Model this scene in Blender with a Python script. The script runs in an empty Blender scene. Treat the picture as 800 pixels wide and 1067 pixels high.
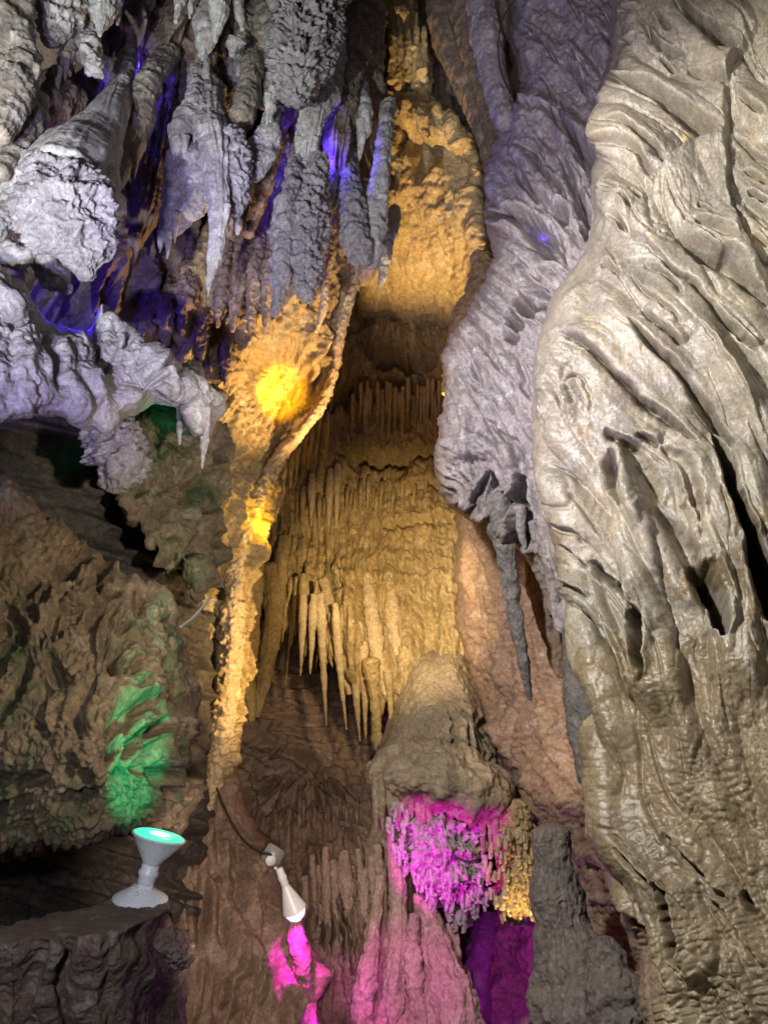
import bpy, math
import numpy as np
from mathutils import Vector, Matrix

# ------------------------------------------------------------------ scene, camera
scene = bpy.context.scene
COL = scene.collection
F = 800.0                       # focal length in photo pixels (photo 800 x 1067)
PITCH = math.radians(20)
CAM = np.array([0.0, 0.0, 1.55])
RIGHT = np.array([1.0, 0.0, 0.0])
FWD = np.array([0.0, math.cos(PITCH), math.sin(PITCH)])
UP = np.array([0.0, -math.sin(PITCH), math.cos(PITCH)])


def P(px, py, d):
    """A place in the cave: sight line through a photo pixel, d metres away along the view axis."""
    px = np.asarray(px, float)[..., None]; py = np.asarray(py, float)[..., None]; d = np.asarray(d, float)[..., None]
    return CAM + d * (FWD + (px - 400) / F * RIGHT - (py - 533.5) / F * UP)


def V3(px, py, d):
    return Vector(P(px, py, d).tolist())


cam_data = bpy.data.cameras.new('camera')
cam = bpy.data.objects.new('camera', cam_data); COL.objects.link(cam)
cam.location = CAM.tolist(); cam.rotation_euler = (math.radians(90) + PITCH, 0, 0)
cam_data.sensor_fit = 'HORIZONTAL'; cam_data.sensor_width = 36
cam_data.lens = 36 * F / 800
cam_data.clip_start = 0.02; cam_data.clip_end = 200
scene.camera = cam

# ------------------------------------------------------------------ noise
_rng = np.random.default_rng(5)
PERM = np.concatenate([_rng.permutation(256)] * 3).astype(np.int32)
_G = _rng.normal(size=(256, 3)); _G /= np.linalg.norm(_G, axis=1)[:, None]
GRAD = _G.astype(np.float32)


def pn(p, seed=0):
    """3-D gradient noise, about -0.7..0.7"""
    p = p.astype(np.float32) + np.float32(seed * 17.31)
    i = np.floor(p).astype(np.int32); f = p - i
    i &= 255
    u = f * f * f * (f * (f * 6 - 15) + 10)
    out = 0
    for dx in (0, 1):
        wx = u[..., 0] if dx else 1 - u[..., 0]
        a = PERM[i[..., 0] + dx]
        for dy in (0, 1):
            wy = u[..., 1] if dy else 1 - u[..., 1]
            b = PERM[a + i[..., 1] + dy]
            for dz in (0, 1):
                wz = u[..., 2] if dz else 1 - u[..., 2]
                g = GRAD[PERM[b + i[..., 2] + dz] & 255]
                o = (f[..., 0] - dx) * g[..., 0] + (f[..., 1] - dy) * g[..., 1] + (f[..., 2] - dz) * g[..., 2]
                out = out + wx * wy * wz * o
    return out


def fbm(p, oct=4, seed=0, gain=0.5, lac=2.03, mode=''):
    a, s = 1.0, 0
    for k in range(oct):
        n = pn(p, seed + k)
        if mode == 'billow': n = np.abs(n) * 1.6 - 0.35
        elif mode == 'ridge': n = 0.4 - np.abs(n) * 1.8
        s = s + a * n
        p = p * lac; a *= gain
    return s


_tex = {}


def tex2(x, y, seed):
    if seed not in _tex:
        r = np.random.default_rng(seed + 100).normal(size=(512, 512))
        k = np.fft.fftfreq(512)
        g = np.exp(-2 * (math.pi * 3.2) ** 2 * (k[:, None] ** 2 + k[None] ** 2))
        t = np.fft.ifft2(np.fft.fft2(r) * g).real
        _tex[seed] = (t / t.std()).astype(np.float32)
    t = _tex[seed]
    x = x * 8; y = y * 8
    xi = np.floor(x).astype(np.int32); yi = np.floor(y).astype(np.int32)
    fx = x - xi; fy = y - yi
    x0 = xi & 511; x1 = (xi + 1) & 511; y0 = yi & 511; y1 = (yi + 1) & 511
    return (t[y0, x0] * (1 - fx) + t[y0, x1] * fx) * (1 - fy) + (t[y1, x0] * (1 - fx) + t[y1, x1] * fx) * fy


def worley(x, y, seed=0):
    """2-D cell noise: distance to nearest and second nearest feature point, cell value"""
    xi = np.floor(x).astype(np.int32); yi = np.floor(y).astype(np.int32)
    f1 = np.full(x.shape, 9.0); f2 = np.full(x.shape, 9.0); val = np.zeros(x.shape)
    for dx in (-1, 0, 1):
        for dy in (-1, 0, 1):
            cx = xi + dx; cy = yi + dy
            h = PERM[(PERM[(cx + seed * 7) & 255] + cy) & 255]
            jx = GRAD[h, 0] * 0.45 + 0.5; jy = GRAD[h, 1] * 0.45 + 0.5
            dd = np.hypot(cx + jx - x, cy + jy - y)
            new = dd < f1
            f2 = np.where(new, f1, np.minimum(f2, dd))
            val = np.where(new, GRAD[h, 2], val)
            f1 = np.where(new, dd, f1)
    return f1, f2, val


def sstep(a, b, x):
    t = np.clip((x - a) / (b - a), 0, 1)
    return t * t * (3 - 2 * t)


def tps(ctrl):
    """Smooth depth through control points (px, py, d)"""
    c = np.array(ctrl, float); xy = c[:, :2] / 100
    n = len(c)
    r2 = ((xy[:, None] - xy[None]) ** 2).sum(-1)
    K = 0.5 * r2 * np.log(r2 + 1e-9) + np.eye(n) * 0.02
    Q = np.c_[np.ones(n), xy]
    A = np.block([[K, Q], [Q.T, np.zeros((3, 3))]])
    w = np.linalg.solve(A, np.r_[c[:, 2], 0, 0, 0])

    def f(px, py):
        x = px / 100; y = py / 100
        s = w[n] + w[n + 1] * x + w[n + 2] * y
        for k in range(n):
            q = (x - xy[k, 0]) ** 2 + (y - xy[k, 1]) ** 2
            s = s + w[k] * 0.5 * q * np.log(q + 1e-9)
        return s
    return f


# ------------------------------------------------------------------ carved strokes along flow lines
class Strokes:
    """Folds, slits and ridges drawn as lines over a rock face; each point (x, y[, width])."""

    def __init__(self, warp=.8):
        self.items = []; self.warp = warp

    def add(self, kind, h, w, *pts, h2=None, w2=None):
        p = np.array([(q[0], q[1], q[2] if len(q) > 2 else 1.0) for q in pts], float)
        self.items.append((kind, h, w, p, h2, w2))
        return self

    def slit(self, h, w, *pts): return self.add('slit', h, w, *pts)
    def ridge(self, h, w, *pts): return self.add('ridge', h, w, *pts)
    def fold(self, lip, wl, deep, wd, *pts): return self.add('fold', lip, wl, *pts, h2=deep, w2=wd)

    def height(self, px, py):
        H = np.zeros(px.shape)
        wx = 2.6 * tex2(px / 17, py / 17, 41) + 1.1 * tex2(px / 6, py / 6, 42); wy = 2.6 * tex2(px / 17, py / 17, 43) + 1.1 * tex2(px / 6, py / 6, 44)
        px = px + wx * self.warp; py = py + wy * self.warp
        for kind, h, w, p, h2, w2 in self.items:
            wm = max(w, w2 or 0) * p[:, 2].max() * 3.2 + 3
            m = (px > p[:, 0].min() - wm) & (px < p[:, 0].max() + wm) & (py > p[:, 1].min() - wm) & (py < p[:, 1].max() + wm)
            if not m.any(): continue
            # resample smoothly
            q = catmull(p, 5)
            L = np.r_[0, np.cumsum(np.hypot(np.diff(q[:, 0]), np.diff(q[:, 1])))]
            x = px[m]; y = py[m]
            best = np.full(x.shape, 1e9); sg = np.zeros(x.shape); tt = np.zeros(x.shape); ww = np.ones(x.shape)
            for k in range(len(q) - 1):
                ax, ay, aw = q[k]; bx, by, bw = q[k + 1]
                dx, dy = bx - ax, by - ay; l2 = dx * dx + dy * dy + 1e-9
                t = np.clip(((x - ax) * dx + (y - ay) * dy) / l2, 0, 1)
                ex = x - ax - t * dx; ey = y - ay - t * dy
                dist = np.hypot(ex, ey)
                nb = dist < best
                best = np.where(nb, dist, best)
                sg = np.where(nb, np.sign(dx * ey - dy * ex), sg)
                tt = np.where(nb, (L[k] + t * (L[k + 1] - L[k])) / L[-1], tt)
                ww = np.where(nb, aw + t * (bw - aw), ww)
            taper = np.clip(np.minimum(tt, 1 - tt) * 5, 0, 1) ** 0.6
            if kind == 'slit':
                wd = w * ww * (0.35 + 0.65 * taper)
                e = best / wd
                v = -h * taper * np.exp(-e ** 3) + 0.12 * h * taper * np.exp(-((e - 2) / 0.8) ** 2)
            elif kind == 'ridge':
                e = np.clip(best / (w * ww), 0, 1)
                v = h * np.sqrt(1 - e * e) * np.clip(np.minimum(tt, 1 - tt) * 6, 0, 1)
            else:
                s = sg * best
                k = 1 / (1 + np.exp(-np.clip(s / 0.7, -30, 30)))
                up = h * np.exp(-(best / (w * ww)) ** 2)
                dn = -h2 * np.exp(-(best / (w2 * ww)) ** 2)
                v = taper * (up * (1 - k) + dn * k)
            H[m] += v
        return H

    def guides(self):
        g = []
        for kind, h, w, p, h2, w2 in self.items:
            for k in range(len(p) - 1):
                d = p[k + 1, :2] - p[k, :2]; n = np.hypot(*d)
                if n > 1:
                    if d[1] < 0: d = -d
                    g.append((*(p[k, :2] + p[k + 1, :2]) / 2, *(d / n)))
        return g


def catmull(p, n):
    p = np.asarray(p, float)
    if len(p) == 2:
        t = np.linspace(0, 1, n + 1)[:, None]
        return p[0] * (1 - t) + p[1] * t
    q = np.vstack([2 * p[0] - p[1], p, 2 * p[-1] - p[-2]])
    out = []
    for k in range(1, len(q) - 2):
        for t in np.arange(n) / n:
            a, b, c, d = q[k - 1], q[k], q[k + 1], q[k + 2]
            out.append(0.5 * (2 * b + (c - a) * t + (2 * a - 5 * b + 4 * c - d) * t * t + (3 * b - 3 * c + d - a) * t ** 3))
    out.append(p[-1])
    return np.array(out)


class Flow:
    """Direction of dripping water over a face, from guide vectors; noise smeared along it."""

    def __init__(self, guides, x0, x1, y0, y1, g=8):
        self.x0, self.y0, self.g = x0 - 60, y0 - 60, g
        xs = np.arange(self.x0, x1 + 60, g); ys = np.arange(self.y0, y1 + 60, g)
        X, Y = np.meshgrid(xs, ys)
        gd = np.array(guides, float)
        U = np.zeros(X.shape); Vv = np.zeros(X.shape)
        for gx, gy, dx, dy in gd:
            w = 1 / ((X - gx) ** 2 + (Y - gy) ** 2 + 150) ** 1.3
            U += w * dx; Vv += w * dy
        n = np.hypot(U, Vv) + 1e-12
        self.U = U / n; self.V = Vv / n

    def smear(self, px, py, scale, length, seed=0, steps=9):
        s = scale
        tot = tex2(px / s, py / s, seed).astype(float); wt = 1.0
        for sgn in (1, -1):
            x = px.astype(float).copy(); y = py.astype(float).copy()
            st = length / steps
            for k in range(steps):
                i = np.clip(((y - self.y0) / self.g).astype(int), 0, self.U.shape[0] - 1)
                j = np.clip(((x - self.x0) / self.g).astype(int), 0, self.U.shape[1] - 1)
                x = x + sgn * st * self.U[i, j]; y = y + sgn * st * self.V[i, j]
                w = 0.5 + 0.5 * math.cos(math.pi * (k + 1) / (steps + 1))
                tot += w * tex2(x / s, y / s, seed)
                wt += w * w
        return tot / math.sqrt(wt) / 2.2


# ------------------------------------------------------------------ mesh writing
def grid_mesh(name, Vtx, wrap=False, caps=False):
    R, C = Vtx.shape[:2]
    co = Vtx.reshape(-1, 3)
    idx = np.arange(R * C).reshape(R, C)
    if wrap:
        a = idx[:-1, :]; b = np.roll(idx, -1, 1)[:-1, :]; c = np.roll(idx, -1, 1)[1:, :]; d = idx[1:, :]
    else:
        a = idx[:-1, :-1]; b = idx[:-1, 1:]; c = idx[1:, 1:]; d = idx[1:, :-1]
    quads = np.stack([a, b, c, d], -1).reshape(-1, 4)
    tris = np.zeros((0, 3), int)
    if caps:
        n = len(co)
        co = np.vstack([co, Vtx[0].mean(0)[None], Vtx[-1].mean(0)[None]])
        nx = np.roll(idx, -1, 1)
        tris = np.vstack([np.stack([np.full(C, n), nx[0], idx[0]], -1), np.stack([np.full(C, n + 1), idx[-1], nx[-1]], -1)])
    me = bpy.data.meshes.new(name)
    nl = quads.size + tris.size
    me.vertices.add(len(co)); me.loops.add(nl); me.polygons.add(len(quads) + len(tris))
    me.vertices.foreach_set('co', co.astype(np.float32).ravel())
    me.loops.foreach_set('vertex_index', np.r_[quads.ravel(), tris.ravel()].astype(np.int32))
    me.polygons.foreach_set('loop_start', np.r_[np.arange(len(quads)) * 4, quads.size + np.arange(len(tris)) * 3].astype(np.int32))
    me.polygons.foreach_set('use_smooth', np.ones(len(quads) + len(tris), bool))
    me.update(calc_edges=True)
    return me


def link(name, me, mat, parent=None):
    o = bpy.data.objects.new(name, me)
    COL.objects.link(o)
    if mat: me.materials.clear(); me.materials.append(mat)
    if parent: o.parent = parent
    return o


def tag(o, label=None, cat=None, group=None, kind=None):
    if label: o['label'] = label
    if cat: o['category'] = cat
    if group: o['group'] = group
    if kind: o['kind'] = kind
    return o


def normals(G):
    du = np.gradient(G, axis=1); dv = np.gradient(G, axis=0)
    n = np.cross(du, dv)
    l = np.linalg.norm(n, axis=-1, keepdims=True); n = n / np.maximum(l, 1e-12)
    s = np.sign(((CAM - G) * n).sum(-1)).mean()
    return n * (1 if s >= 0 else -1)


def blur(G, k):
    for _ in range(k):
        H = G.copy()
        H[1:-1] = (G[:-2] + 2 * G[1:-1] + G[2:]) / 4
        G = H.copy()
        G[:, 1:-1] = (H[:, :-2] + 2 * H[:, 1:-1] + H[:, 2:]) / 4
    return G


def interp(tab, x):
    t = np.array(tab, float)
    return np.interp(x, t[:, 0], t[:, 1])


def jit(x, seed, amp, sc):
    p = np.stack([x / sc, np.full(x.shape, seed * 3.7), np.full(x.shape, 1.3)], -1)
    return amp * fbm(p, 4, seed, 0.55) * 1.6


def sheet(name, ctrl, lo, hi, a0, a1, hf=None, axis='y', step=1.5, curl_lo=(25, 0.4), curl_hi=(25, 0.4),
          curl_a0=None, curl_a1=None, edge=(3, 14), seed=1, mat=None, parent=None, skirt=0.5, micro=1.0):
    """A rock face. Runs from a0 to a1 along one picture axis, between the outlines lo and hi on the other,
    at the depths ctrl; its borders roll away backwards, then a skirt gives it a thick body."""
    A = np.arange(a0, a1 + step, step)
    l = lo(A) if callable(lo) else interp(lo, A)
    h = hi(A) if callable(hi) else interp(hi, A)
    h = np.maximum(h, l + 2)
    jl = jit(A, seed, edge[0], edge[1]); jh = jit(A, seed + 9, edge[0], edge[1])
    n = int(max((h - l).max() / step, 8))
    t = np.linspace(0, 1, n)
    B = l[:, None] * (1 - t) + h[:, None] * t
    dl = B - l[:, None]; dh = h[:, None] - B
    B = B + jl[:, None] * np.exp(-dl / 9) + jh[:, None] * np.exp(-dh / 9)
    AA = np.repeat(A[:, None], n, 1)
    px, py = (B, AA) if axis == 'y' else (AA, B)
    d = ctrl(px, py) if callable(ctrl) else tps(ctrl)(px, py)

    def roll(dist, c):
        if not c or not c[0]: return 0
        q = 1 - np.clip(dist / c[0], 0, 1)
        return c[1] * (1 - np.sqrt(np.maximum(1 - q * q, 0)))
    d = d + roll(dl, curl_lo) + roll(dh, curl_hi)
    d = d + roll(AA - a0, curl_a0) + roll(a1 - AA, curl_a1)
    G = P(px, py, d)
    if hf is not None:
        N = normals(blur(G, 3))
        H = hf(px, py, G, d)
        if micro:
            pm = float(np.median(d)) / F
            H = H + micro * pm * (2.2 * fbm(G / (16 * pm), 3, seed + 50, .6) + 1.5 * fbm(G / (7 * pm), 3, seed + 60, .65, mode='ridge'))
        soft = np.ones(H.shape)
        if curl_lo: soft = soft * (.3 + .7 * sstep(0, 13, dl))
        if curl_hi: soft = soft * (.3 + .7 * sstep(0, 13, dh))
        G = G + N * (H * soft)[..., None]
    # skirt: the body behind each outline
    if skirt:
        def ext(E, inward):
            view = (E - CAM) / np.linalg.norm(E - CAM, axis=-1, keepdims=True)
            out = []
            Es = E; iw = inward
            for k, f in enumerate((0.04, 0.15, 0.4, 1.0)):
                for _ in range(6 * (k + 1)):
                    Es = np.concatenate([Es[:1], (Es[:-2] + 2 * Es[1:-1] + Es[2:]) / 4, Es[-1:]]); iw = np.concatenate([iw[:1], (iw[:-2] + 2 * iw[1:-1] + iw[2:]) / 4, iw[-1:]])
                out.append(Es + view * skirt * f + iw * skirt * 0.25 * f)
            return out
        ins = G[:, min(6, n - 1)] - G[:, 0]; ins = ins / (np.linalg.norm(ins, axis=-1, keepdims=True) + 1e-9)
        lo_e = ext(G[:, 0], ins)
        ins = G[:, -min(7, n)] - G[:, -1]; ins = ins / (np.linalg.norm(ins, axis=-1, keepdims=True) + 1e-9)
        hi_e = ext(G[:, -1], ins)
        G = np.concatenate([np.stack(lo_e[::-1], 1), G, np.stack(hi_e, 1)], 1)
        if curl_a0:
            view = (G[0] - CAM) / np.linalg.norm(G[0] - CAM, axis=-1, keepdims=True)
            G = np.concatenate([np.stack([G[0] + view * skirt * f for f in (1, 0.4, 0.1)]), G], 0)
        if curl_a1:
            view = (G[-1] - CAM) / np.linalg.norm(G[-1] - CAM, axis=-1, keepdims=True)
            G = np.concatenate([G, np.stack([G[-1] + view * skirt * f for f in (0.1, 0.4, 1)])], 0)
    me = grid_mesh(name, G)
    return link(name, me, mat, parent)


def limb(name, pts, mat, res=2.0, flat=1.0, hf=None, cap0=0.6, cap1=0.9, rough=0.08, rscale=1.2, mode='', fine=0.02, rings=0.0,
         flutes=0.0, nfl=6, seed=1, parent=None, twist=0.0, micro=1.0):
    """A closed lump or hanging cone of rock: points (px, py, depth, radius in photo pixels)."""
    p = np.array(pts, float)
    q = catmull(p, 10)
    c = P(q[:, 0], q[:, 1], q[:, 2]); r = np.maximum(q[:, 3], 0.15) * q[:, 2] / F
    pm = q[:, 2].mean() / F                                  # metres per photo pixel here
    L = np.r_[0, np.cumsum(np.linalg.norm(np.diff(c, axis=0), axis=1))]
    n = int(np.clip(L[-1] / (res * pm), 6, 260))
    s = np.linspace(0, L[-1], n)
    c = np.stack([np.interp(s, L, c[:, k]) for k in range(3)], -1); r = np.interp(s, L, r)
    tg = np.gradient(c, axis=0); tg /= np.linalg.norm(tg, axis=1)[:, None] + 1e-12
    t0, t1 = tg[0], tg[-1]
    k = 9
    an = np.linspace(0.1, math.pi / 2, k)[:-1]
    c = np.vstack([c[0] - t0 * (r[0] * cap0 * np.cos(an))[:, None], c, c[-1] + t1 * (r[-1] * cap1 * np.cos(an[::-1]))[:, None]])
    r = np.r_[r[0] * np.sin(an), r, r[-1] * np.sin(an[::-1])]
    tg = np.vstack([np.repeat(t0[None], k - 1, 0), tg, np.repeat(t1[None], k - 1, 0)])
    M = int(np.clip(2 * math.pi * r.max() / (res * pm), 8, 240))
    view = FWD
    e1 = view[None] - (tg @ view)[:, None] * tg; e1 /= np.linalg.norm(e1, axis=1)[:, None] + 1e-9
    e2 = np.cross(tg, e1)
    th = np.linspace(0, 2 * math.pi, M, endpoint=False)
    s = np.r_[0, np.cumsum(np.linalg.norm(np.diff(c, axis=0), axis=1))]
    TH = th[None] + twist * s[:, None] / s[-1]
    rad = e1[:, None] * (np.cos(TH) * flat)[..., None] + e2[:, None] * np.sin(TH)[..., None]
    G = c[:, None] + rad * r[:, None, None]
    rm = r.max()
    un = rad / (np.linalg.norm(rad, axis=-1, keepdims=True) + 1e-9)
    env = np.sqrt(np.maximum(r, 0) / rm)[:, None]
    h = rough * rm * fbm(G / (rscale * rm) + seed * 5.1, 5, seed, 0.55, mode=mode)
    # drip-wise flutes: noise that hardly changes along the axis
    if flutes:
        w = np.stack([np.cos(TH) * nfl / 3, np.sin(TH) * nfl / 3, np.repeat(s[:, None] / rm * 0.22, M, 1)], -1)
        h = h + flutes * rm * (np.abs(fbm(w + seed, 3, seed + 3, 0.5)) * 2 - 0.4)
    if rings:
        w = s[:, None] / (rm * 0.16) + 2.5 * pn(G / (0.8 * rm), seed + 5)
        h = h + rings * rm * np.sin(w)
    if fine:
        h = h + fine * rm * fbm(G / (0.16 * rm), 4, seed + 7, 0.6, mode='billow')
    h = h * env
    h = h + micro * env * pm * (2.4 * fbm(G / (15 * pm), 3, seed + 50, .6) + 1.3 * fbm(G / (6 * pm), 3, seed + 60, .65, mode='ridge')) * min(1, rm / (9 * pm))
    if hf is not None: h = h + hf(G, TH, s, r, rm)
    G = G + un * h[..., None]
    return link(name, grid_mesh(name, G, wrap=True, caps=True), mat, parent)


# ------------------------------------------------------------------ materials
def rock(name, c1, c2, c3=None, scale=3.0, rough=(0.55, 0.8), bump=0.5, fine=60.0, spots=None, streak=0.0, spec=0.5, dist=0.006):
    m = bpy.data.materials.new(name); m.use_nodes = True
    nt = m.node_tree; N = nt.nodes; Lk = nt.links
    b = N['Principled BSDF']
    geo = N.new('ShaderNodeNewGeometry')

    def noise(sc, det=8, ro=0.6, vec=None, dis=0.0):
        n = N.new('ShaderNodeTexNoise'); n.inputs['Scale'].default_value = sc; n.inputs['Detail'].default_value = det
        n.inputs['Roughness'].default_value = ro; n.inputs['Distortion'].default_value = dis
        Lk.new(vec or geo.outputs['Position'], n.inputs['Vector']); return n.outputs['Fac']

    def ramp(fac, a, bb, ca=(0, 0, 0, 1), cb=(1, 1, 1, 1)):
        r = N.new('ShaderNodeValToRGB'); r.color_ramp.elements[0].position = a; r.color_ramp.elements[1].position = bb
        r.color_ramp.elements[0].color = ca; r.color_ramp.elements[1].color = cb
        Lk.new(fac, r.inputs['Fac']); return r.outputs['Color']

    def mix(f, A, B):
        x = N.new('ShaderNodeMix'); x.data_type = 'RGBA'
        Lk.new(f, x.inputs[0])
        for s, v in ((6, A), (7, B)):
            if isinstance(v, tuple): x.inputs[s].default_value = (*v[:3], 1)
            else: Lk.new(v, x.inputs[s])
        return x.outputs[2]
    col = mix(ramp(noise(scale, 9, 0.62, dis=0.6), 0.36, 0.64), c1, c2)
    if c3: col = mix(ramp(noise(scale * 3.1, 8, 0.65, dis=0.3), 0.52, 0.7), col, c3)
    if streak:
        mp = N.new('ShaderNodeMapping'); mp.inputs['Scale'].default_value = (1, 1, 0.12)
        Lk.new(geo.outputs['Position'], mp.inputs['Vector'])
        f = ramp(noise(scale * 7, 6, 0.6, mp.outputs['Vector']), 0.5, 0.66, cb=(streak,) * 3 + (1,))
        col = mix(f, col, tuple(min(1, v * 1.7 + 0.03) for v in c2))
    if spots:
        sc, cc, lo, hi = spots
        col = mix(ramp(noise(sc, 7, 0.6, dis=0.8), lo, hi), col, cc)
    # mineral grain
    g = ramp(noise(fine * 1.1, 10, 0.8), 0.32, 0.68, (0.46, 0.45, 0.44, 1), (1.42, 1.4, 1.37, 1))
    mm = N.new('ShaderNodeMix'); mm.data_type = 'RGBA'; mm.blend_type = 'MULTIPLY'; mm.inputs[0].default_value = 1
    Lk.new(col, mm.inputs[6]); Lk.new(g, mm.inputs[7])
    Lk.new(mm.outputs[2], b.inputs['Base Color'])
    mr = N.new('ShaderNodeMapRange'); Lk.new(noise(scale * 4, 6, 0.6), mr.inputs['Value'])
    mr.inputs['From Min'].default_value = 0.3; mr.inputs['From Max'].default_value = 0.7
    mr.inputs['To Min'].default_value = rough[0]; mr.inputs['To Max'].default_value = rough[1]
    Lk.new(mr.outputs['Result'], b.inputs['Roughness'])
    b.inputs['Specular IOR Level'].default_value = spec
    bp = N.new('ShaderNodeBump'); bp.inputs['Strength'].default_value = min(1, bump * 1.5); bp.inputs['Distance'].default_value = dist * 70 / fine * 1.9
    Lk.new(noise(fine, 10, 0.68), bp.inputs['Height'])
    Lk.new(bp.outputs['Normal'], b.inputs['Normal'])
    return m


def plain(name, col, rough=0.5, metal=0.0, emit=None, es=0.0):
    m = bpy.data.materials.new(name); m.use_nodes = True
    nt = m.node_tree; b = nt.nodes['Principled BSDF']
    n = nt.nodes.new('ShaderNodeTexNoise'); n.inputs['Scale'].default_value = 18; n.inputs['Detail'].default_value = 6
    r = nt.nodes.new('ShaderNodeValToRGB')
    r.color_ramp.elements[0].color = tuple(v * 0.8 for v in col) + (1,); r.color_ramp.elements[1].color = tuple(min(1, v * 1.08) for v in col) + (1,)
    r.color_ramp.elements[0].position = 0.3; r.color_ramp.elements[1].position = 0.62
    nt.links.new(n.outputs['Fac'], r.inputs['Fac']); nt.links.new(r.outputs['Color'], b.inputs['Base Color'])
    b.inputs['Roughness'].default_value = rough; b.inputs['Metallic'].default_value = metal
    if emit:
        b.inputs['Emission Color'].default_value = (*emit, 1); b.inputs['Emission Strength'].default_value = es
    return m
# ------------------------------------------------------------------ rock kinds
M_cream = rock('cream_flowstone', (.35, .305, .225), (.24, .215, .175), (.48, .45, .385), scale=3.2, rough=(.22, .46), bump=.2, fine=70,
               spots=(5, (.46, .37, .22), .6, .72))
M_wet = rock('wet_flowstone', (.25, .195, .12), (.175, .14, .09), (.32, .265, .18), scale=3.4, rough=(.13, .34), bump=.2, fine=60)
M_lav = rock('grey_calcite', (.36, .315, .31), (.25, .22, .23), (.5, .49, .51), scale=4, rough=(.34, .58), bump=.5, fine=60)
M_grey = rock('pale_grey_calcite', (.46, .45, .41), (.30, .285, .26), (.62, .61, .58), scale=5, rough=(.5, .75), bump=.45, fine=60)
M_crag = rock('rough_grey_rock', (.33, .31, .31), (.24, .22, .22), (.46, .44, .44), scale=6, rough=(.55, .8), bump=.8, fine=45)
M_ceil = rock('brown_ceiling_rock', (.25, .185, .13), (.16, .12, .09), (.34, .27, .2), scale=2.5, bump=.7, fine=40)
M_brown = rock('brown_rock', (.33, .235, .165), (.21, .15, .11), (.42, .34, .275), scale=2.2, bump=.6, fine=40, rough=(.5, .75))
M_orange = rock('orange_pink_rock', (.38, .265, .175), (.24, .16, .12), (.42, .33, .29), scale=3, bump=.7, fine=35, rough=(.45, .7))
M_gold = rock('ochre_calcite', (.48, .365, .17), (.36, .27, .12), (.57, .47, .28), scale=2.4, bump=.6, fine=32, rough=(.45, .7), streak=.5)
M_pale = rock('pale_calcite', (.58, .46, .28), (.50, .39, .23), (.66, .57, .40), scale=3, bump=.5, fine=40, rough=(.4, .65))
M_dark = rock('dark_bedded_rock', (.10, .085, .07), (.06, .052, .045), (.15, .14, .125), scale=3, bump=.9, fine=30)
M_mossy = rock('pitted_rock', (.29, .215, .135), (.19, .14, .09), (.38, .31, .22), scale=3.5, bump=.8, fine=40,
               spots=(4.5, (.07, .105, .05), .52, .68))
M_stone = rock('grey_stone', (.17, .155, .14), (.115, .105, .10), (.23, .21, .19), scale=4, bump=.7, fine=36, rough=(.4, .65))
M_shelf = rock('dusty_dark_rock', (.20, .135, .105), (.13, .085, .07), (.30, .27, .24), scale=7, bump=.8, fine=60, rough=(.5, .8))
M_pink = rock('pinkish_calcite', (.46, .33, .25), (.36, .25, .2), (.54, .42, .34), scale=3, bump=.5, fine=36, streak=.4)


def hpop(px, py, sc, seed, sx=1.0):
    """knobbly cave-popcorn bumps, 0..1"""
    f1, f2, v = worley(px / (sc * sx) + 0.25 * tex2(px / sc / 3, py / sc / 3, 2), py / sc + 0.25 * tex2(px / sc / 3, py / sc / 3, 3), seed)
    return np.clip(1 - f1 * f1 * 1.4, 0, 1) * (0.75 + 0.35 * v)


def nz(G, scale_m, oct=4, seed=0, gain=.5, mode=''):
    return fbm(G / scale_m, oct, seed, gain, mode=mode)


# ------------------------------------------------------------------ big flowstone wall on the right
SA = Strokes(.42)
f, s_, r_ = SA.fold, SA.slit, SA.ridge
f(0.045, 23.8, .16, 7, (704, -6, .6), (720, 12, .9), (740, 25, 1.2), (758, 39, 1.3), (774, 48, .8))
f(0.0525, 23.8, .17, 9, (637, 78, .3), (657, 88, .5), (682, 94, .6), (708, 105, .9), (730, 122, 1.5), (750, 130, 1.6))
f(0.03, 11.9, .10, 3.5, (640, 129), (660, 140), (680, 157, 1.3), (702, 178))
f(0.03, 11.9, .08, 5, (630, 146), (655, 155), (672, 170), (688, 186))
f(0.03, 15.3, .09, 4, (716, 70), (727, 76), (742, 79), (762, 92))
f(0.0375, 15.3, .07, 4, (675, 30), (685, 46), (699, 53), (712, 55))
s_(.05, 2.5, (683, 18), (692, 26), (701, 33))
f(0.018, 8.5, .06, 2.5, (649, 10), (657, 12), (667, 11))
f(0.018, 8.5, .05, 2.5, (646, 40), (655, 43), (664, 41))
f(0.018, 8.5, .05, 2.5, (630, 190), (638, 192), (646, 198))
s_(.05, 2.2, (688, 62), (695, 69), (702, 74))
s_(.06, 2.2, (637, 225), (646, 232), (656, 243)); s_(.05, 2, (647, 203), (653, 212), (659, 223)); s_(.05, 2, (656, 196), (661, 202), (667, 209))
f(0.0675, 27.2, .05, 8, (748, 134), (720, 160), (695, 187), (680, 208), (666, 230), (659, 252))
f(0.03, 13.6, .09, 2.8, (659, 251), (670, 254), (680, 260), (692, 270), (700, 280), (725, 300), (745, 322), (765, 345), (787, 368))
f(0.06, 20.4, .17, 8, (706, 246, .4), (725, 257, .8), (745, 265, 1.2), (768, 274, 1.4), (785, 295, .9), (802, 318, .7))
s_(.06, 2.2, (727, 217), (737, 223), (746, 232))
f(0.0375, 17, .06, 8, (724, 233), (735, 238), (748, 241), (764, 254))
f(0.0225, 10.2, .08, 2.4, (671, 273), (682, 277), (692, 285), (703, 296), (714, 309))
f(0.0225, 10.2, .06, 2.2, (659, 288), (670, 302), (684, 316), (697, 328), (711, 343))
f(0.03, 11.9, .08, 2.6, (671, 323), (681, 334), (692, 344), (713, 362))
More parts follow.
